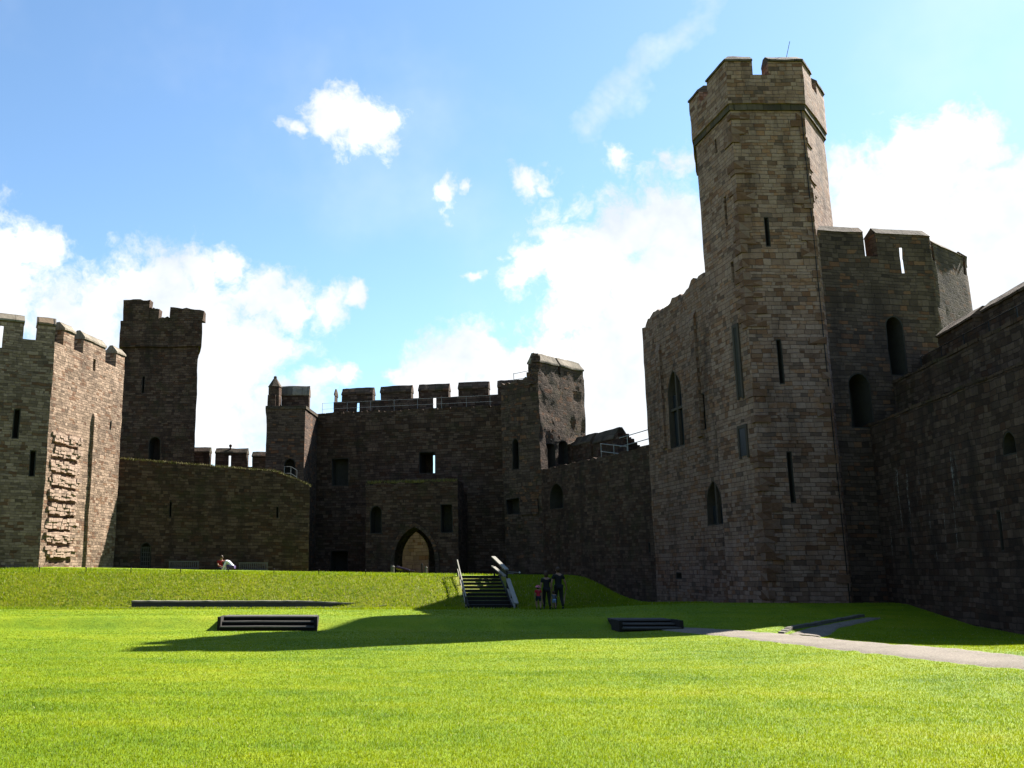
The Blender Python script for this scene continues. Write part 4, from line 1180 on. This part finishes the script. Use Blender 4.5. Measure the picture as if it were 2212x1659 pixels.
# ================================================================== CANNON AND BOLLARDS
cz = gz(1.3, 55.5)
t = empty('cannon', (1.3, 55.5, cz), 'old iron cannon on a wooden carriage in front of the gate arch', 'cannon')
a_, b_ = at(857, 1226.5, 56.2), at(896, 1236, 54.8)
bm = bmesh.new(); prof = [(0, .06), (.03, .12), (.10, .13), (.14, .105), (.5, .095), (.52, .105), (.56, .09), (.92, .07), (.94, .09), (1, .085)]
d = (b_ - a_); ax = d.normalized(); s1 = ax.cross(Vector((0, 0, 1))).normalized(); s2 = s1.cross(ax); rings = []
for f_, r_ in prof: rings.append([bm.verts.new(a_ + d * f_ + s1 * r_ * math.cos(q) + s2 * r_ * math.sin(q)) for q in np.linspace(0, 2 * math.pi, 15)[:-1]])
for i in range(len(rings) - 1):
    for k in range(14): bm.faces.new((rings[i][k], rings[i][(k + 1) % 14], rings[i + 1][(k + 1) % 14], rings[i + 1][k]))
bm.faces.new(rings[0][::-1]); bm.faces.new(rings[-1]); bmesh.ops.recalc_face_normals(bm, faces=bm.faces[:])
o = finish('barrel', bm, M['gun'], t); o.data.polygons.foreach_set('use_smooth', [True] * len(o.data.polygons)); o.data.set_sharp_from_angle(angle=R(40))
bm = bmesh.new(); mid = a_.lerp(b_, .45)
for sgn in (-1, 1):
    q = mid + s1 * sgn * .16; add_box(bm, (q.x, q.y, (cz + mid.z) / 2 - .02), (.5, .07, mid.z - cz - .05), Matrix.Rotation(math.atan2(d.y, d.x), 3, 'Z'))
finish('carriage', bm, M['step_wood'], t)
for f_ in (.2, .75):
    for sgn in (-1, 1):
        q = a_.lerp(b_, f_) + s1 * sgn * .27; bm = bmesh.new()
        add_tube(bm, Vector((q.x, q.y, cz + .16)) - s1 * .035, Vector((q.x, q.y, cz + .16)) + s1 * .035, .16, 14); finish('wheel', bm, M['step_wood'], t)
def bollard(label, x, y0_, w, Y, dark):
    p_ = at(x, y0_, Y); z0 = gz(p_.x, Y); t = empty('bollard', (p_.x, Y, z0), label, 'bollard', 'bollards before the gate arch')
    bm = bmesh.new(); add_tube(bm, (p_.x, Y, z0 - .1), (p_.x, Y, p_.z - .1), w, 10, w * .9); finish('shaft', bm, M['iron'] if dark else M['stone_post'], t)
    bm = bmesh.new(); add_tube(bm, (p_.x, Y, p_.z - .1), (p_.x, Y, p_.z), w * 1.25, 10, w * .7); finish('cap', bm, M['iron'] if dark else M['stone_post'], t)
bollard('grey stone bollard left of the cannon', 848, 1222, .13, 57.5, False)
bollard('black bollard right of the cannon at the edge of the arch', 911.5, 1217.5, .055, 57.5, True)
bollard('grey stone bollard beside the black one, right of the arch', 920, 1224, .09, 58.5, False)
# low white-edged board by the foot of the arch, and a small litter bin shape in the dark doorway are left to the shadows

# ================================================================== BENCHES
def bench_():
    t = empty('park_bench', (0, 0, 0), 'slatted wooden bench', 'bench', 'benches along the curtain wall')
    bm = bmesh.new()
    for k in range(15): add_box(bm, (-.84 + k * .12, .26, .66), (.05, .02, .36))
    add_box(bm, (0, .26, .86), (1.86, .05, .07)); add_box(bm, (0, .262, .46), (1.86, .04, .06)); finish('backrest', bm, M['bench'], t)
    bm = bmesh.new()
    for k in range(5): add_box(bm, (0, -.2 + k * .1, .42), (1.8, .08, .025))
    finish('seat', bm, M['bench'], t)
    for sx in (-.88, .88):
        for sy in (-.22, .26):
            bm = bmesh.new(); add_box(bm, (sx, sy, .21 if sy < 0 else .43), (.06, .06, .42 if sy < 0 else .86)); finish('leg', bm, M['bench'], t)
        bm = bmesh.new(); add_box(bm, (sx, .0, .64), (.07, .5, .04)); finish('armrest', bm, M['bench'], t)
    return t
bn = bench_()
blabels = ['slatted wooden bench against the low curtain wall, left of the seated person in red', 'slatted wooden bench against the curtain wall, right of the crouching person in white']
for i, (x, Y) in enumerate(((397, 58.3), (548, 59.2))):
    t = bn if i == 0 else copy_tree(bn)
    X_ = (x - PX0) / 2025 * Y; t.location = (X_, Y, gz(X_, Y)); t.rotation_euler = (0, 0, .24); t['label'] = blabels[i]
for t in list(C.objects):
    pass

# ================================================================== PEOPLE
SK = simple_mat('skin', (.36, .2, .13), .6, var=.08); HB = simple_mat('brown_hair', (.06, .03, .015), .6, var=.3, scale=40)
cloth = lambda n, c: simple_mat(n, c, .85, var=.2, scale=30)
BLK = cloth('black_cloth', (.010, .010, .011)); RED = cloth('red_cloth', (.5, .02, .04)); PNK = cloth('pink_cloth', (.75, .22, .3)); NVY = cloth('navy_cloth', (.02, .02, .04))
WHT = cloth('white_cloth', (.8, .82, .9)); BLU = cloth('pale_blue_cloth', (.25, .36, .6)); GRY = cloth('grey_cloth', (.12, .13, .16)); PUR = cloth('purple_denim', (.08, .05, .16)); DRED = cloth('dark_red_cloth', (.32, .012, .01))

def skin_obj(name, nodes, edges, mat, parent, M4, sub=2):
    names = list(nodes); me = bpy.data.meshes.new(name)
    me.from_pydata([tuple(M4 @ Vector(nodes[k][0])) for k in names], [(names.index(a), names.index(b)) for a, b in edges], [])
    ob = bpy.data.objects.new(name, me); C.objects.link(ob)
    sc_ = M4.to_scale()[0]
    md = ob.modifiers.new('s', 'SKIN'); md.use_smooth_shade = True
    for i, k in enumerate(names):
        sv = me.skin_vertices[0].data[i]; r = nodes[k][1]
        sv.radius = (r[0] * sc_, r[1] * sc_) if hasattr(r, '__len__') else (r * sc_, r * sc_)
        sv.use_root = (i == 0)
    s2_ = ob.modifiers.new('u', 'SUBSURF'); s2_.levels = sub; s2_.render_levels = sub
    dg = bpy.context.evaluated_depsgraph_get(); dg.update()
    nm = bpy.data.meshes.new_from_object(ob.evaluated_get(dg)); bpy.data.objects.remove(ob); bpy.data.meshes.remove(me)
    nm.polygons.foreach_set('use_smooth', [True] * len(nm.polygons))
    return link(name, nm, mat, parent)

def person(label, loc, height, rz, pose, top, bottom, hair, sleeves='short', legs='long', hat=None, hairlen=.0, child=False):
    """joints in units of 1 m for a 1.75 m figure, facing +Y before rz"""
    t = empty('person', loc, label, 'person')
    k = height / 1.75
    M4 = Matrix.Translation(loc) @ Matrix.Rotation(rz, 4, 'Z') @ Matrix.Scale(k, 4)
    J = dict(pel=(0, 0, .95), wai=(0, 0, 1.08), che=(0, .01, 1.28), shc=(0, 0, 1.42), neck=(0, 0, 1.5), head=(0, .01, 1.62), top=(0, 0, 1.70),
             hl=(-.10, 0, .92), kl=(-.11, .02, .5), al=(-.11, -.02, .08), tl=(-.12, .14, .03), hr=(.10, 0, .92), kr=(.11, .02, .5), ar=(.11, -.02, .08), tr=(.12, .14, .03),
             sl=(-.19, 0, 1.40), el=(-.26, -.02, 1.12), wl=(-.28, .03, .88), sr=(.19, 0, 1.40), er=(.26, -.02, 1.12), wr=(.28, .03, .88))
    J.update(pose)
    hs = 1.25 if child else 1.0
    rad = dict(pel=(.15, .11), wai=(.13, .1), che=(.15, .11), shc=(.12, .08), neck=.052, head=(.085 * hs, .10 * hs), top=(.06 * hs, .07 * hs), hl=.09, kl=.058, al=.038, tl=.035, hr=.09, kr=.058, ar=.038, tr=.035,
               sl=.055, el=.042, wl=.027, sr=.055, er=.042, wr=.027)
    nodes = {n_: (J[n_], rad[n_]) for n_ in J}
    edges = [('pel', 'wai'), ('wai', 'che'), ('che', 'shc'), ('shc', 'neck'), ('neck', 'head'), ('head', 'top'), ('pel', 'hl'), ('hl', 'kl'), ('kl', 'al'), ('al', 'tl'), ('pel', 'hr'), ('hr', 'kr'), ('kr', 'ar'), ('ar', 'tr'),
             ('shc', 'sl'), ('sl', 'el'), ('el', 'wl'), ('shc', 'sr'), ('sr', 'er'), ('er', 'wr')]
    for s_, e_, w_ in (('l', 'el', 'wl'), ('r', 'er', 'wr')):
        d = (Vector(J[w_]) - Vector(J[e_])).normalized(); side = Vector((0, 1, 0)) - d * d.y; side = side.normalized() if side.length > .1 else Vector((1, 0, 0))
        pm = Vector(J[w_]) + d * .06; nodes['p' + s_] = (tuple(pm), (.036, .018)); edges.append((w_, 'p' + s_))
        for q in range(4):
            o_ = side * (.027 - .018 * q); L_ = (.07, .08, .075, .06)[q]
            f1 = pm + o_ + d * (.03 + L_ * .5); f2 = pm + o_ * 1.1 + d * (.03 + L_) + side.cross(d) * .015
            nodes['f%s%da' % (s_, q)] = (tuple(f1), .009); nodes['f%s%db' % (s_, q)] = (tuple(f2), .008)
            edges += [('p' + s_, 'f%s%da' % (s_, q)), ('f%s%da' % (s_, q), 'f%s%db' % (s_, q))]
        nodes['t%s' % s_] = (tuple(pm + side * .055 + d * .03), .010); edges.append(('p' + s_, 't%s' % s_))
    bodyo = skin_obj('body', nodes, edges, SK, t, M4)
    # face: nose and ears on the head, eyes and mouth as small features of the same mesh
    hd = Vector(J['head']); up_v = (Vector(J['top']) - hd).normalized(); fw = Vector((0, 1, 0)) - up_v * up_v.y; fw.normalize(); rt = fw.cross(up_v)
    bm = bmesh.new(); bm.from_mesh(bodyo.data)
    bmesh.ops.create_cone(bm, segments=6, radius1=.016, radius2=.004, depth=.04, matrix=M4 @ (Matrix.Translation(hd + fw * .10 * hs - up_v * .01) @ fw.to_track_quat('Z', 'Y').to_matrix().to_4x4()))
    for s_ in (-1, 1): bmesh.ops.create_uvsphere(bm, u_segments=6, v_segments=5, radius=.022, matrix=M4 @ Matrix.Translation(hd + rt * s_ * .088 * hs))
    bm.to_mesh(bodyo.data); bm.free(); bodyo.data.polygons.foreach_set('use_smooth', [True] * len(bodyo.data.polygons))
    bm = bmesh.new()
    for s_ in (-1, 1): bmesh.ops.create_uvsphere(bm, u_segments=6, v_segments=5, radius=.010, matrix=M4 @ Matrix.Translation(hd + fw * .092 * hs + rt * s_ * .032 + up_v * .015))
    finish('eyes', bm, NVY, t)
    # clothes
    g_ = 1.14
    tn = {n_: (J[n_], tuple(np.array(rad[n_]) * g_ + .008) if hasattr(rad[n_], '__len__') else rad[n_] * g_ + .012) for n_ in ('wai', 'che', 'shc', 'sl', 'sr', 'el', 'er', 'wl', 'wr', 'pel')}
    ed = [('wai', 'che'), ('che', 'shc'), ('shc', 'sl'), ('shc', 'sr'), ('wai', 'pel')]
    if sleeves == 'short':
        for s_ in 'lr':
            m_ = Vector(J['s' + s_]).lerp(Vector(J['e' + s_]), .62); tn['m' + s_] = (tuple(m_), .062); ed.append(('s' + s_, 'm' + s_))
        for q in ('el', 'er', 'wl', 'wr'): tn.pop(q)
    elif sleeves == 'long': ed += [('sl', 'el'), ('sr', 'er'), ('el', 'wl'), ('er', 'wr')]
    tn['pel'] = (J['pel'], (.168, .128)); tn['col'] = (tuple(Vector(J['shc']).lerp(Vector(J['neck']), .55)), .075); ed.append(('shc', 'col'))
    skin_obj('shirt', tn, ed, top, t, M4)
    bn_ = {n_: (J[n_], rad[n_] * 1.18 + .012 if not hasattr(rad[n_], '__len__') else tuple(np.array(rad[n_]) * 1.08)) for n_ in ('pel', 'hl', 'hr', 'kl', 'kr', 'al', 'ar')}
    eb = [('pel', 'hl'), ('pel', 'hr')]
    if legs == 'long': eb += [('hl', 'kl'), ('hr', 'kr'), ('kl', 'al'), ('kr', 'ar')]
    else:
        for s_ in 'lr':
            m_ = Vector(J['h' + s_]).lerp(Vector(J['k' + s_]), .75); bn_['m' + s_] = (tuple(m_), .088); eb.append(('h' + s_, 'm' + s_))
        for q in ('kl', 'kr', 'al', 'ar'): bn_.pop(q)
    skin_obj('trousers' if legs == 'long' else 'shorts', bn_, eb, bottom, t, M4)
    for s_ in 'lr':
        skin_obj('shoe', {'a': (tuple(Vector(J['a' + s_]) - Vector((0, .03, .03))), .05), 'b': (J['t' + s_], .045)}, [('a', 'b')], NVY, t, M4, 1)
    bm = bmesh.new(); bmesh.ops.create_uvsphere(bm, u_segments=14, v_segments=10, radius=1)
    for v in list(bm.verts):
        if v.co.z < -.15 and v.co.y > -.1: v.co.z = -.15 + v.co.z * .05; v.co.y *= .6
    A4 = Matrix((rt, fw, up_v)).transposed().to_4x4()
    bmesh.ops.transform(bm, matrix=M4 @ Matrix.Translation(hd - fw * .018 + up_v * (.035 - hairlen * .3)) @ A4 @ Matrix.Diagonal((.102 * hs, .112 * hs, .12 * hs + hairlen, 1)), verts=bm.verts[:])
    h = finish('hair', bm, hair, t); h.data.polygons.foreach_set('use_smooth', [True] * len(h.data.polygons))
    if hat:
        bm = bmesh.new(); q = up_v.to_track_quat('Z', 'Y').to_matrix().to_4x4()
        bmesh.ops.create_cone(bm, segments=16, radius1=.20 * hs, radius2=.115 * hs, depth=.03, matrix=M4 @ Matrix.Translation(hd + up_v * .06) @ q)
        bmesh.ops.create_cone(bm, segments=16, radius1=.12 * hs, radius2=.09 * hs, depth=.11, matrix=M4 @ Matrix.Translation(hd + up_v * .125) @ q)
        finish('sun_hat', bm, hat, t)
    return t

def gp(x, Y): X_ = (x - PX0) / 2025 * Y; return Vector((X_, Y, gz(X_, Y)))
walk = dict(kl=(-.11, .14, .52), al=(-.12, .10, .10), tl=(-.12, .25, .06), kr=(.11, .0, .5), ar=(.11, -.22, .12), tr=(.12, -.10, .03))
person('tall man dressed in black, rightmost of the walking family', gp(1205, 41.2), 1.78, .1, dict(walk, el=(-.30, -.02, 1.13), wl=(-.33, .04, .90), er=(.30, 0, 1.14), wr=(.37, .08, .93)), BLK, BLK, HB)
person('woman dressed in black walking between the girl in red and the toddler', gp(1179, 41.3), 1.6, .0, dict(walk, wl=(-.30, .03, .9)), BLK, BLK, HB, hairlen=.07)
person('small girl in a red top, pink sun hat and dark shorts', gp(1161, 41.0), 1.02, .05, dict(walk, wl=(-.26, .05, .9)), RED, NVY, HB, legs='short', hat=PNK, child=True)
person('toddler in a grey top and pale blue shorts', gp(1194.5, 41.1), .76, 0, dict(walk, wr=(.24, .05, 1.2)), GRY, BLU, HB, legs='short', child=True)
sit = dict(pel=(0, 0, .50), wai=(0, .03, .63), che=(0, .08, .82), shc=(0, .12, .96), neck=(0, .15, 1.03), head=(0, .2, 1.14), top=(0, .21, 1.22), hl=(-.1, 0, .48), hr=(.1, 0, .48), kl=(-.12, .44, .5), kr=(.12, .44, .5), al=(-.12, .48, .08), ar=(.12, .5, .08), tl=(-.12, .62, .03), tr=(.12, .64, .03),
           sl=(-.18, .1, .94), sr=(.18, .1, .94), el=(-.24, .2, .7), er=(.24, .2, .7), wl=(-.12, .42, .62), wr=(.12, .42, .62))
g0 = gp(475, 57.4)
person('person in a dark red top sitting between the two benches by the curtain wall', g0, 1.72, R(215), sit, DRED, NVY, HB, sleeves='short', hairlen=.03)
crouch = dict(pel=(0, 0, .42), wai=(0, .12, .52), che=(0, .28, .62), shc=(0, .40, .68), neck=(0, .46, .68), head=(0, .56, .64), top=(0, .63, .6), hl=(-.1, .02, .4), hr=(.1, .02, .4), kl=(-.16, .36, .5), kr=(.16, .36, .5), al=(-.14, .08, .09), ar=(.14, .08, .09), tl=(-.14, .23, .03), tr=(.14, .23, .03),
              sl=(-.18, .38, .66), sr=(.18, .38, .66), el=(-.24, .5, .42), er=(.24, .5, .42), wl=(-.14, .66, .26), wr=(.14, .66, .26))
crouch = {k_: (v_[0], v_[1], v_[2] * (1.38 if v_[2] > .3 else 1)) for k_, v_ in crouch.items()}
person('person in a white shirt crouching and bending forward near the benches', gp(503, 56.6), 1.75, R(80), crouch, WHT, PUR, HB, sleeves='long')
# small wooden block under the seated person
bm = bmesh.new(); add_box(bm, (g0.x, g0.y, g0.z + .2), (.5, .42, .40)); o = finish('stone_block', bm, M['stone_post'], None, (.2, .01, .01)); tag(o, 'low stone block that the person in red sits on', 'stone block')

# ================================================================== GRASS BLADES
def blades(name, n, sample, hmin, hmax, wfun, lean=.5, label=None, seedv=1):
    r = np.random.default_rng(seedv)
    X_, Y_ = sample(r, n); keep = np.ones(len(X_), bool)
    Z_ = np.array([gz(float(a), float(b)) for a, b in zip(X_, Y_)]) if len(X_) < 1 else gz_fast(X_, Y_)
    n = len(X_); h = r.uniform(hmin, hmax, n); w = wfun(X_, Y_) * r.uniform(.7, 1.3, n)
    a = r.uniform(0, 2 * np.pi, n); la = r.uniform(0, 2 * np.pi, n); ll = r.uniform(0, lean, n) * h
    P_ = np.zeros((n, 3, 3)); P_[:, 0, 0] = X_ - np.cos(a) * w / 2; P_[:, 0, 1] = Y_ - np.sin(a) * w / 2; P_[:, 1, 0] = X_ + np.cos(a) * w / 2; P_[:, 1, 1] = Y_ + np.sin(a) * w / 2
    P_[:, 0, 2] = P_[:, 1, 2] = Z_ - .012; P_[:, 2, 0] = X_ + np.cos(la) * ll; P_[:, 2, 1] = Y_ + np.sin(la) * ll; P_[:, 2, 2] = Z_ + h
    me = bpy.data.meshes.new(name); me.vertices.add(3 * n); me.vertices.foreach_set('co', P_.reshape(-1).astype(np.float32))
    me.loops.add(3 * n); me.loops.foreach_set('vertex_index', np.arange(3 * n, dtype=np.int32)); me.polygons.add(n)
    me.polygons.foreach_set('loop_start', np.arange(0, 3 * n, 3, dtype=np.int32)); me.polygons.foreach_set('loop_total', np.full(n, 3, dtype=np.int32)); me.update(calc_edges=True)
    at_ = me.attributes.new('tint', 'FLOAT', 'FACE'); at_.data.foreach_set('value', r.uniform(0, 1, n).astype(np.float32))
    o = link(name, me, M['blade']); tag(o, label, 'grass', kind='stuff'); return o
def gz_fast(X_, Y_):
    """bilinear look-up in the ground grid, so that blades stand on the sheet itself"""
    i = np.clip(np.searchsorted(gx, X_) - 1, 0, len(gx) - 2); j = np.clip(np.searchsorted(gy, Y_) - 1, 0, len(gy) - 2)
    fx = (X_ - gx[i]) / (gx[i + 1] - gx[i]); fy = (Y_ - gy[j]) / (gy[j + 1] - gy[j]); Z = V[:, :, 2]
    return Z[j, i] * (1 - fx) * (1 - fy) + Z[j, i + 1] * fx * (1 - fy) + Z[j + 1, i] * (1 - fx) * fy + Z[j + 1, i + 1] * fx * fy
PP = np.array(pathpoly)
BX = np.array([(V2[i, 0, 0], V2[i, 0, 1], V2[i, -1, 0], V2[i, -1, 1]) for i in range(len(V2))])
def off_path(X_, Y_):
    keep = np.ones(len(X_), bool)
    for arr in (PP, BX):
        ok = np.zeros(len(X_), bool)
        for q in range(len(arr) - 1):
            quad = [arr[q, :2], arr[q + 1, :2], arr[q + 1, 2:], arr[q, 2:]]
            s_ = []
            for a, b_ in zip(quad, quad[1:] + quad[:1]): s_.append((b_[0] - a[0]) * (Y_ - a[1]) - (b_[1] - a[1]) * (X_ - a[0]))
            s_ = np.array(s_); ok |= (s_ > 0).all(0) | (s_ < 0).all(0)
        keep &= ~ok
    return keep
def near(r, n):
    Y_ = np.exp(r.uniform(np.log(5.2), np.log(41.5), n)); u = r.uniform(-.47, .76, n); X_ = u * Y_
    k = off_path(X_, Y_); return X_[k], Y_[k]
NB1 = 800000
blades('lawn_grass', NB1, near, .012, .032, lambda X_, Y_: .0035 + .0007 * Y_, 1.3, 'short sunlit lawn grass filling the foreground', 3)
def bank(r, n):
    X_ = r.uniform(-24, 14.5, n); Y_ = r.uniform(41.3, 49.5, n); k = ~((X_ > 3.6) & (X_ < 6.1) & (Y_ < 49) & (Y_ > 41.6)); return X_[k], Y_[k]
blades('bank_grass', 170000, bank, .04, .12, lambda X_, Y_: .03 + 0 * Y_, 1.0, 'longer rough yellowish grass on the steep bank', 4)
def topgrass(parent, pts, zs, n, h, seedv):
    r = random.Random(seedv); bm = bmesh.new()
    for _ in range(n):
        t_ = r.random() * (len(pts) - 1); i = int(t_); f_ = t_ - i
        p = Vector(pts[i]).lerp(Vector(pts[i + 1]), f_); z = zs[i] * (1 - f_) + zs[i + 1] * f_
        d = r.uniform(-.02, .9); q = Vector((p.x, p.y + d, z - .05)); a = r.uniform(0, 6.28); w = .035; hh = h * r.uniform(.4, 1.0)
        l = Vector((r.uniform(-.6, .6), r.uniform(-.9, .3), 0)) * hh
        vs = [bm.verts.new(q + Vector((math.cos(a) * w, math.sin(a) * w, 0))), bm.verts.new(q - Vector((math.cos(a) * w, math.sin(a) * w, 0))), bm.verts.new(q + l + Vector((0, 0, hh)))]
        bm.faces.new(vs)
    return finish('grass', bm, M['straw'], parent, uv=False)
M['straw'] = simple_mat('dry_wall_grass', (.2, .17, .05), .8, var=.5, scale=6)
Cw = [o for o in C.objects if o.get('label', '').startswith('low shaded curtain')][0]
topgrass(Cw, pts=[tuple(WC.w(L_ := ((WC.Q - WC.P).length * i / 44), 0)[:2]) for i in range(45)], zs=[7.0 - .75 * (i / 44) - (max(0, i / 44 - .83) / .17 * .75) for i in range(45)], n=3500, h=.22, seedv=5)
Gh = [o for o in C.objects if o.get('label', '').startswith('large dark gatehouse')][0]
topgrass(Gh, pts=[tuple(W3.w(ua + (ub - ua) * i / 8, 0)[:2]) for i in range(9)], zs=[zy(1042) * 66.4 + .05] * 9, n=1500, h=.3, seedv=6)

# ================================================================== SKY, SUN, CAMERA
SUN_AZ = math.atan2(.82, .57); SUN_EL = R(43.0)
sun_dir = Vector((math.sin(SUN_AZ) * math.cos(SUN_EL), math.cos(SUN_AZ) * math.cos(SUN_EL), math.sin(SUN_EL)))
ld = bpy.data.lights.new('sun', 'SUN'); ld.energy = 5.0; ld.angle = R(.53); ld.color = (1.0, .95, .86)
lo = bpy.data.objects.new('sun', ld); C.objects.link(lo); lo.rotation_euler = sun_dir.to_track_quat('Z', 'Y').to_euler(); lo.location = (30, 20, 60)
w = bpy.data.worlds.new('World'); S.world = w; w.use_nodes = True; nt = w.node_tree; nt.nodes.clear(); b = NB(nt)
sky = b.n('ShaderNodeTexSky', sky_type='NISHITA', sun_disc=False, sun_elevation=SUN_EL, sun_rotation=SUN_AZ, altitude=10, air_density=1.0, dust_density=.25, ozone_density=1.2)
tc = b.n('ShaderNodeTexCoord').outputs['Generated']
w1 = b.n('ShaderNodeVectorMath', {0: b.noise(tc, 9, 5, .62, out=1), 1: (.5, .5, .5)}, operation='SUBTRACT').outputs[0]
dv = b.n('ShaderNodeVectorMath', {0: w1, 1: (.115,) * 3, 2: tc}, operation='MULTIPLY_ADD').outputs[0]
CL = [(20, 560, 60), (90, 548, 48), (20, 650, 85), (150, 700, 80), (200, 650, 55), (290, 610, 60), (350, 590, 55), (430, 565, 48), (480, 548, 36), (400, 670, 120), (540, 640, 60), (620, 650, 55), (700, 645, 45), (765, 635, 28),
      (560, 740, 85), (480, 860, 130), (600, 900, 100), (690, 812, 42), (640, 860, 60), (740, 800, 30),
      (735, 245, 64), (800, 270, 58), (700, 235, 36), (640, 272, 32), (760, 300, 34), (835, 285, 22), (790, 320, 24), (725, 185, 14), (825, 360, 13),
      (960, 428, 28), (998, 418, 20), (1150, 402, 36), (1185, 415, 24), (1195, 470, 40), (1330, 350, 34), (1480, 345, 42), (1450, 330, 26), (1155, 580, 54), (1050, 590, 26), (1210, 530, 44), (1110, 545, 24), (1240, 480, 36),
      (1440, 470, 75), (1350, 500, 70), (1300, 590, 85), (1450, 600, 130), (1270, 680, 75), (1400, 750, 150), (1300, 810, 120), (1180, 775, 70), (1250, 890, 130), (1130, 780, 45), (1340, 910, 110),
      (1000, 785, 75), (935, 800, 60), (880, 805, 32), (1050, 800, 50), (1085, 860, 60), (970, 850, 60),
      (1850, 405, 55), (1900, 400, 48), (1960, 372, 50), (2030, 350, 66), (2080, 330, 48), (1990, 450, 110), (1850, 480, 90), (2150, 450, 85), (2230, 425, 70), (2180, 560, 150), (2080, 600, 120), (2300, 560, 160), (-120, 600, 140), (-260, 700, 170), (2420, 640, 160)]
acc = None
for x, y, r_ in CL + [(1300, 560, 60), (1240, 620, 50)]:
    wt = .86 if (y < 600 and r_ < 52 and 560 < x < 1500) else 1.15
    d = ray(x, y).normalized(); rr_ = r_ / 1985 * 1.12
    dist = b.n('ShaderNodeVectorMath', {0: dv, 1: tuple(d)}, operation='DISTANCE').outputs['Value']
    v = b.n('ShaderNodeMapRange', {0: dist, 1: rr_ * 1.75, 2: rr_ * .25, 3: 0.0, 4: wt}).outputs[0]
    acc = v if acc is None else b.m('MAXIMUM', acc, v)
fb = b.noise(b.n('ShaderNodeVectorMath', {0: w1, 1: (.06,) * 3, 2: tc}, operation='MULTIPLY_ADD').outputs[0], 24, 9, .68)
den = b.m('ADD', acc, b.m('MULTIPLY', b.m('SUBTRACT', fb, .5), 1.7))
mask = b.rng(den, .34, .95, 0, 1, True)
# thin veil and a faint old vapour trail
acc2 = None
for k in range(15):
    d = ray(1570 - k * 22, 0 + k * 20).normalized()
    dist = b.n('ShaderNodeVectorMath', {0: dv, 1: tuple(d)}, operation='DISTANCE').outputs['Value']
    v = b.n('ShaderNodeMapRange', {0: dist, 1: .020, 2: .002, 3: 0.0, 4: 1.0}).outputs[0]
    acc2 = v if acc2 is None else b.m('MAXIMUM', acc2, v)
veil = b.m('MULTIPLY', b.rng(b.noise(tc, 3.4, 5, .6), .45, .75, 0, .16, True), 1.0)
# elsewhere in the sky, scattered cumulus
sz = b.n('ShaderNodeSeparateXYZ', {0: tc})
back = b.rng(sz.outputs[1], .15, -.1)
oth = b.m('MULTIPLY', b.rng(b.noise(tc, 2.6, 7, .6), .58, .66, 0, .25, True), back)
mask = b.m('MAXIMUM', b.m('MAXIMUM', mask, oth), b.m('MAXIMUM', b.m('MULTIPLY', acc2, .34), veil))
ccol = b.ramp(b.noise(tc, 7, 5, .6), [(.36, (.68, .74, .82)), (.50, (.86, .89, .93)), (.60, (1.06, 1.06, 1.06))])
SKY_S, CLOUD_S, EXPO = .056, .31, 2.0
bg1 = b.n('ShaderNodeBackground', {0: b.mix(1.0, sky.outputs[0], (.86, 1.0, 1.06, 1), 'MULTIPLY'), 1: SKY_S}); bg2 = b.n('ShaderNodeBackground', {0: ccol, 1: CLOUD_S})
mx = b.n('ShaderNodeMixShader', {0: mask, 1: bg1.outputs[0], 2: bg2.outputs[0]}); ow = b.n('ShaderNodeOutputWorld', {0: mx.outputs[0]})

cd = bpy.data.cameras.new('camera'); cam = bpy.data.objects.new('camera', cd); C.objects.link(cam); S.camera = cam
cd.sensor_width = 36; cd.lens = FPX / 2212 * 36; cd.shift_x = (1106 - PX0) / 2212; cd.clip_end = 3000; cd.clip_start = .05
cam.location = (0, 0, 0); cam.rotation_euler = (R(90) + TH, 0, 0)
S.view_settings.view_transform = 'Standard'; S.view_settings.look = 'None'; S.view_settings.exposure = EXPO; S.view_settings.gamma = 1
S.cycles.max_bounces = 6; S.cycles.diffuse_bounces = 3; S.cycles.use_denoising = True
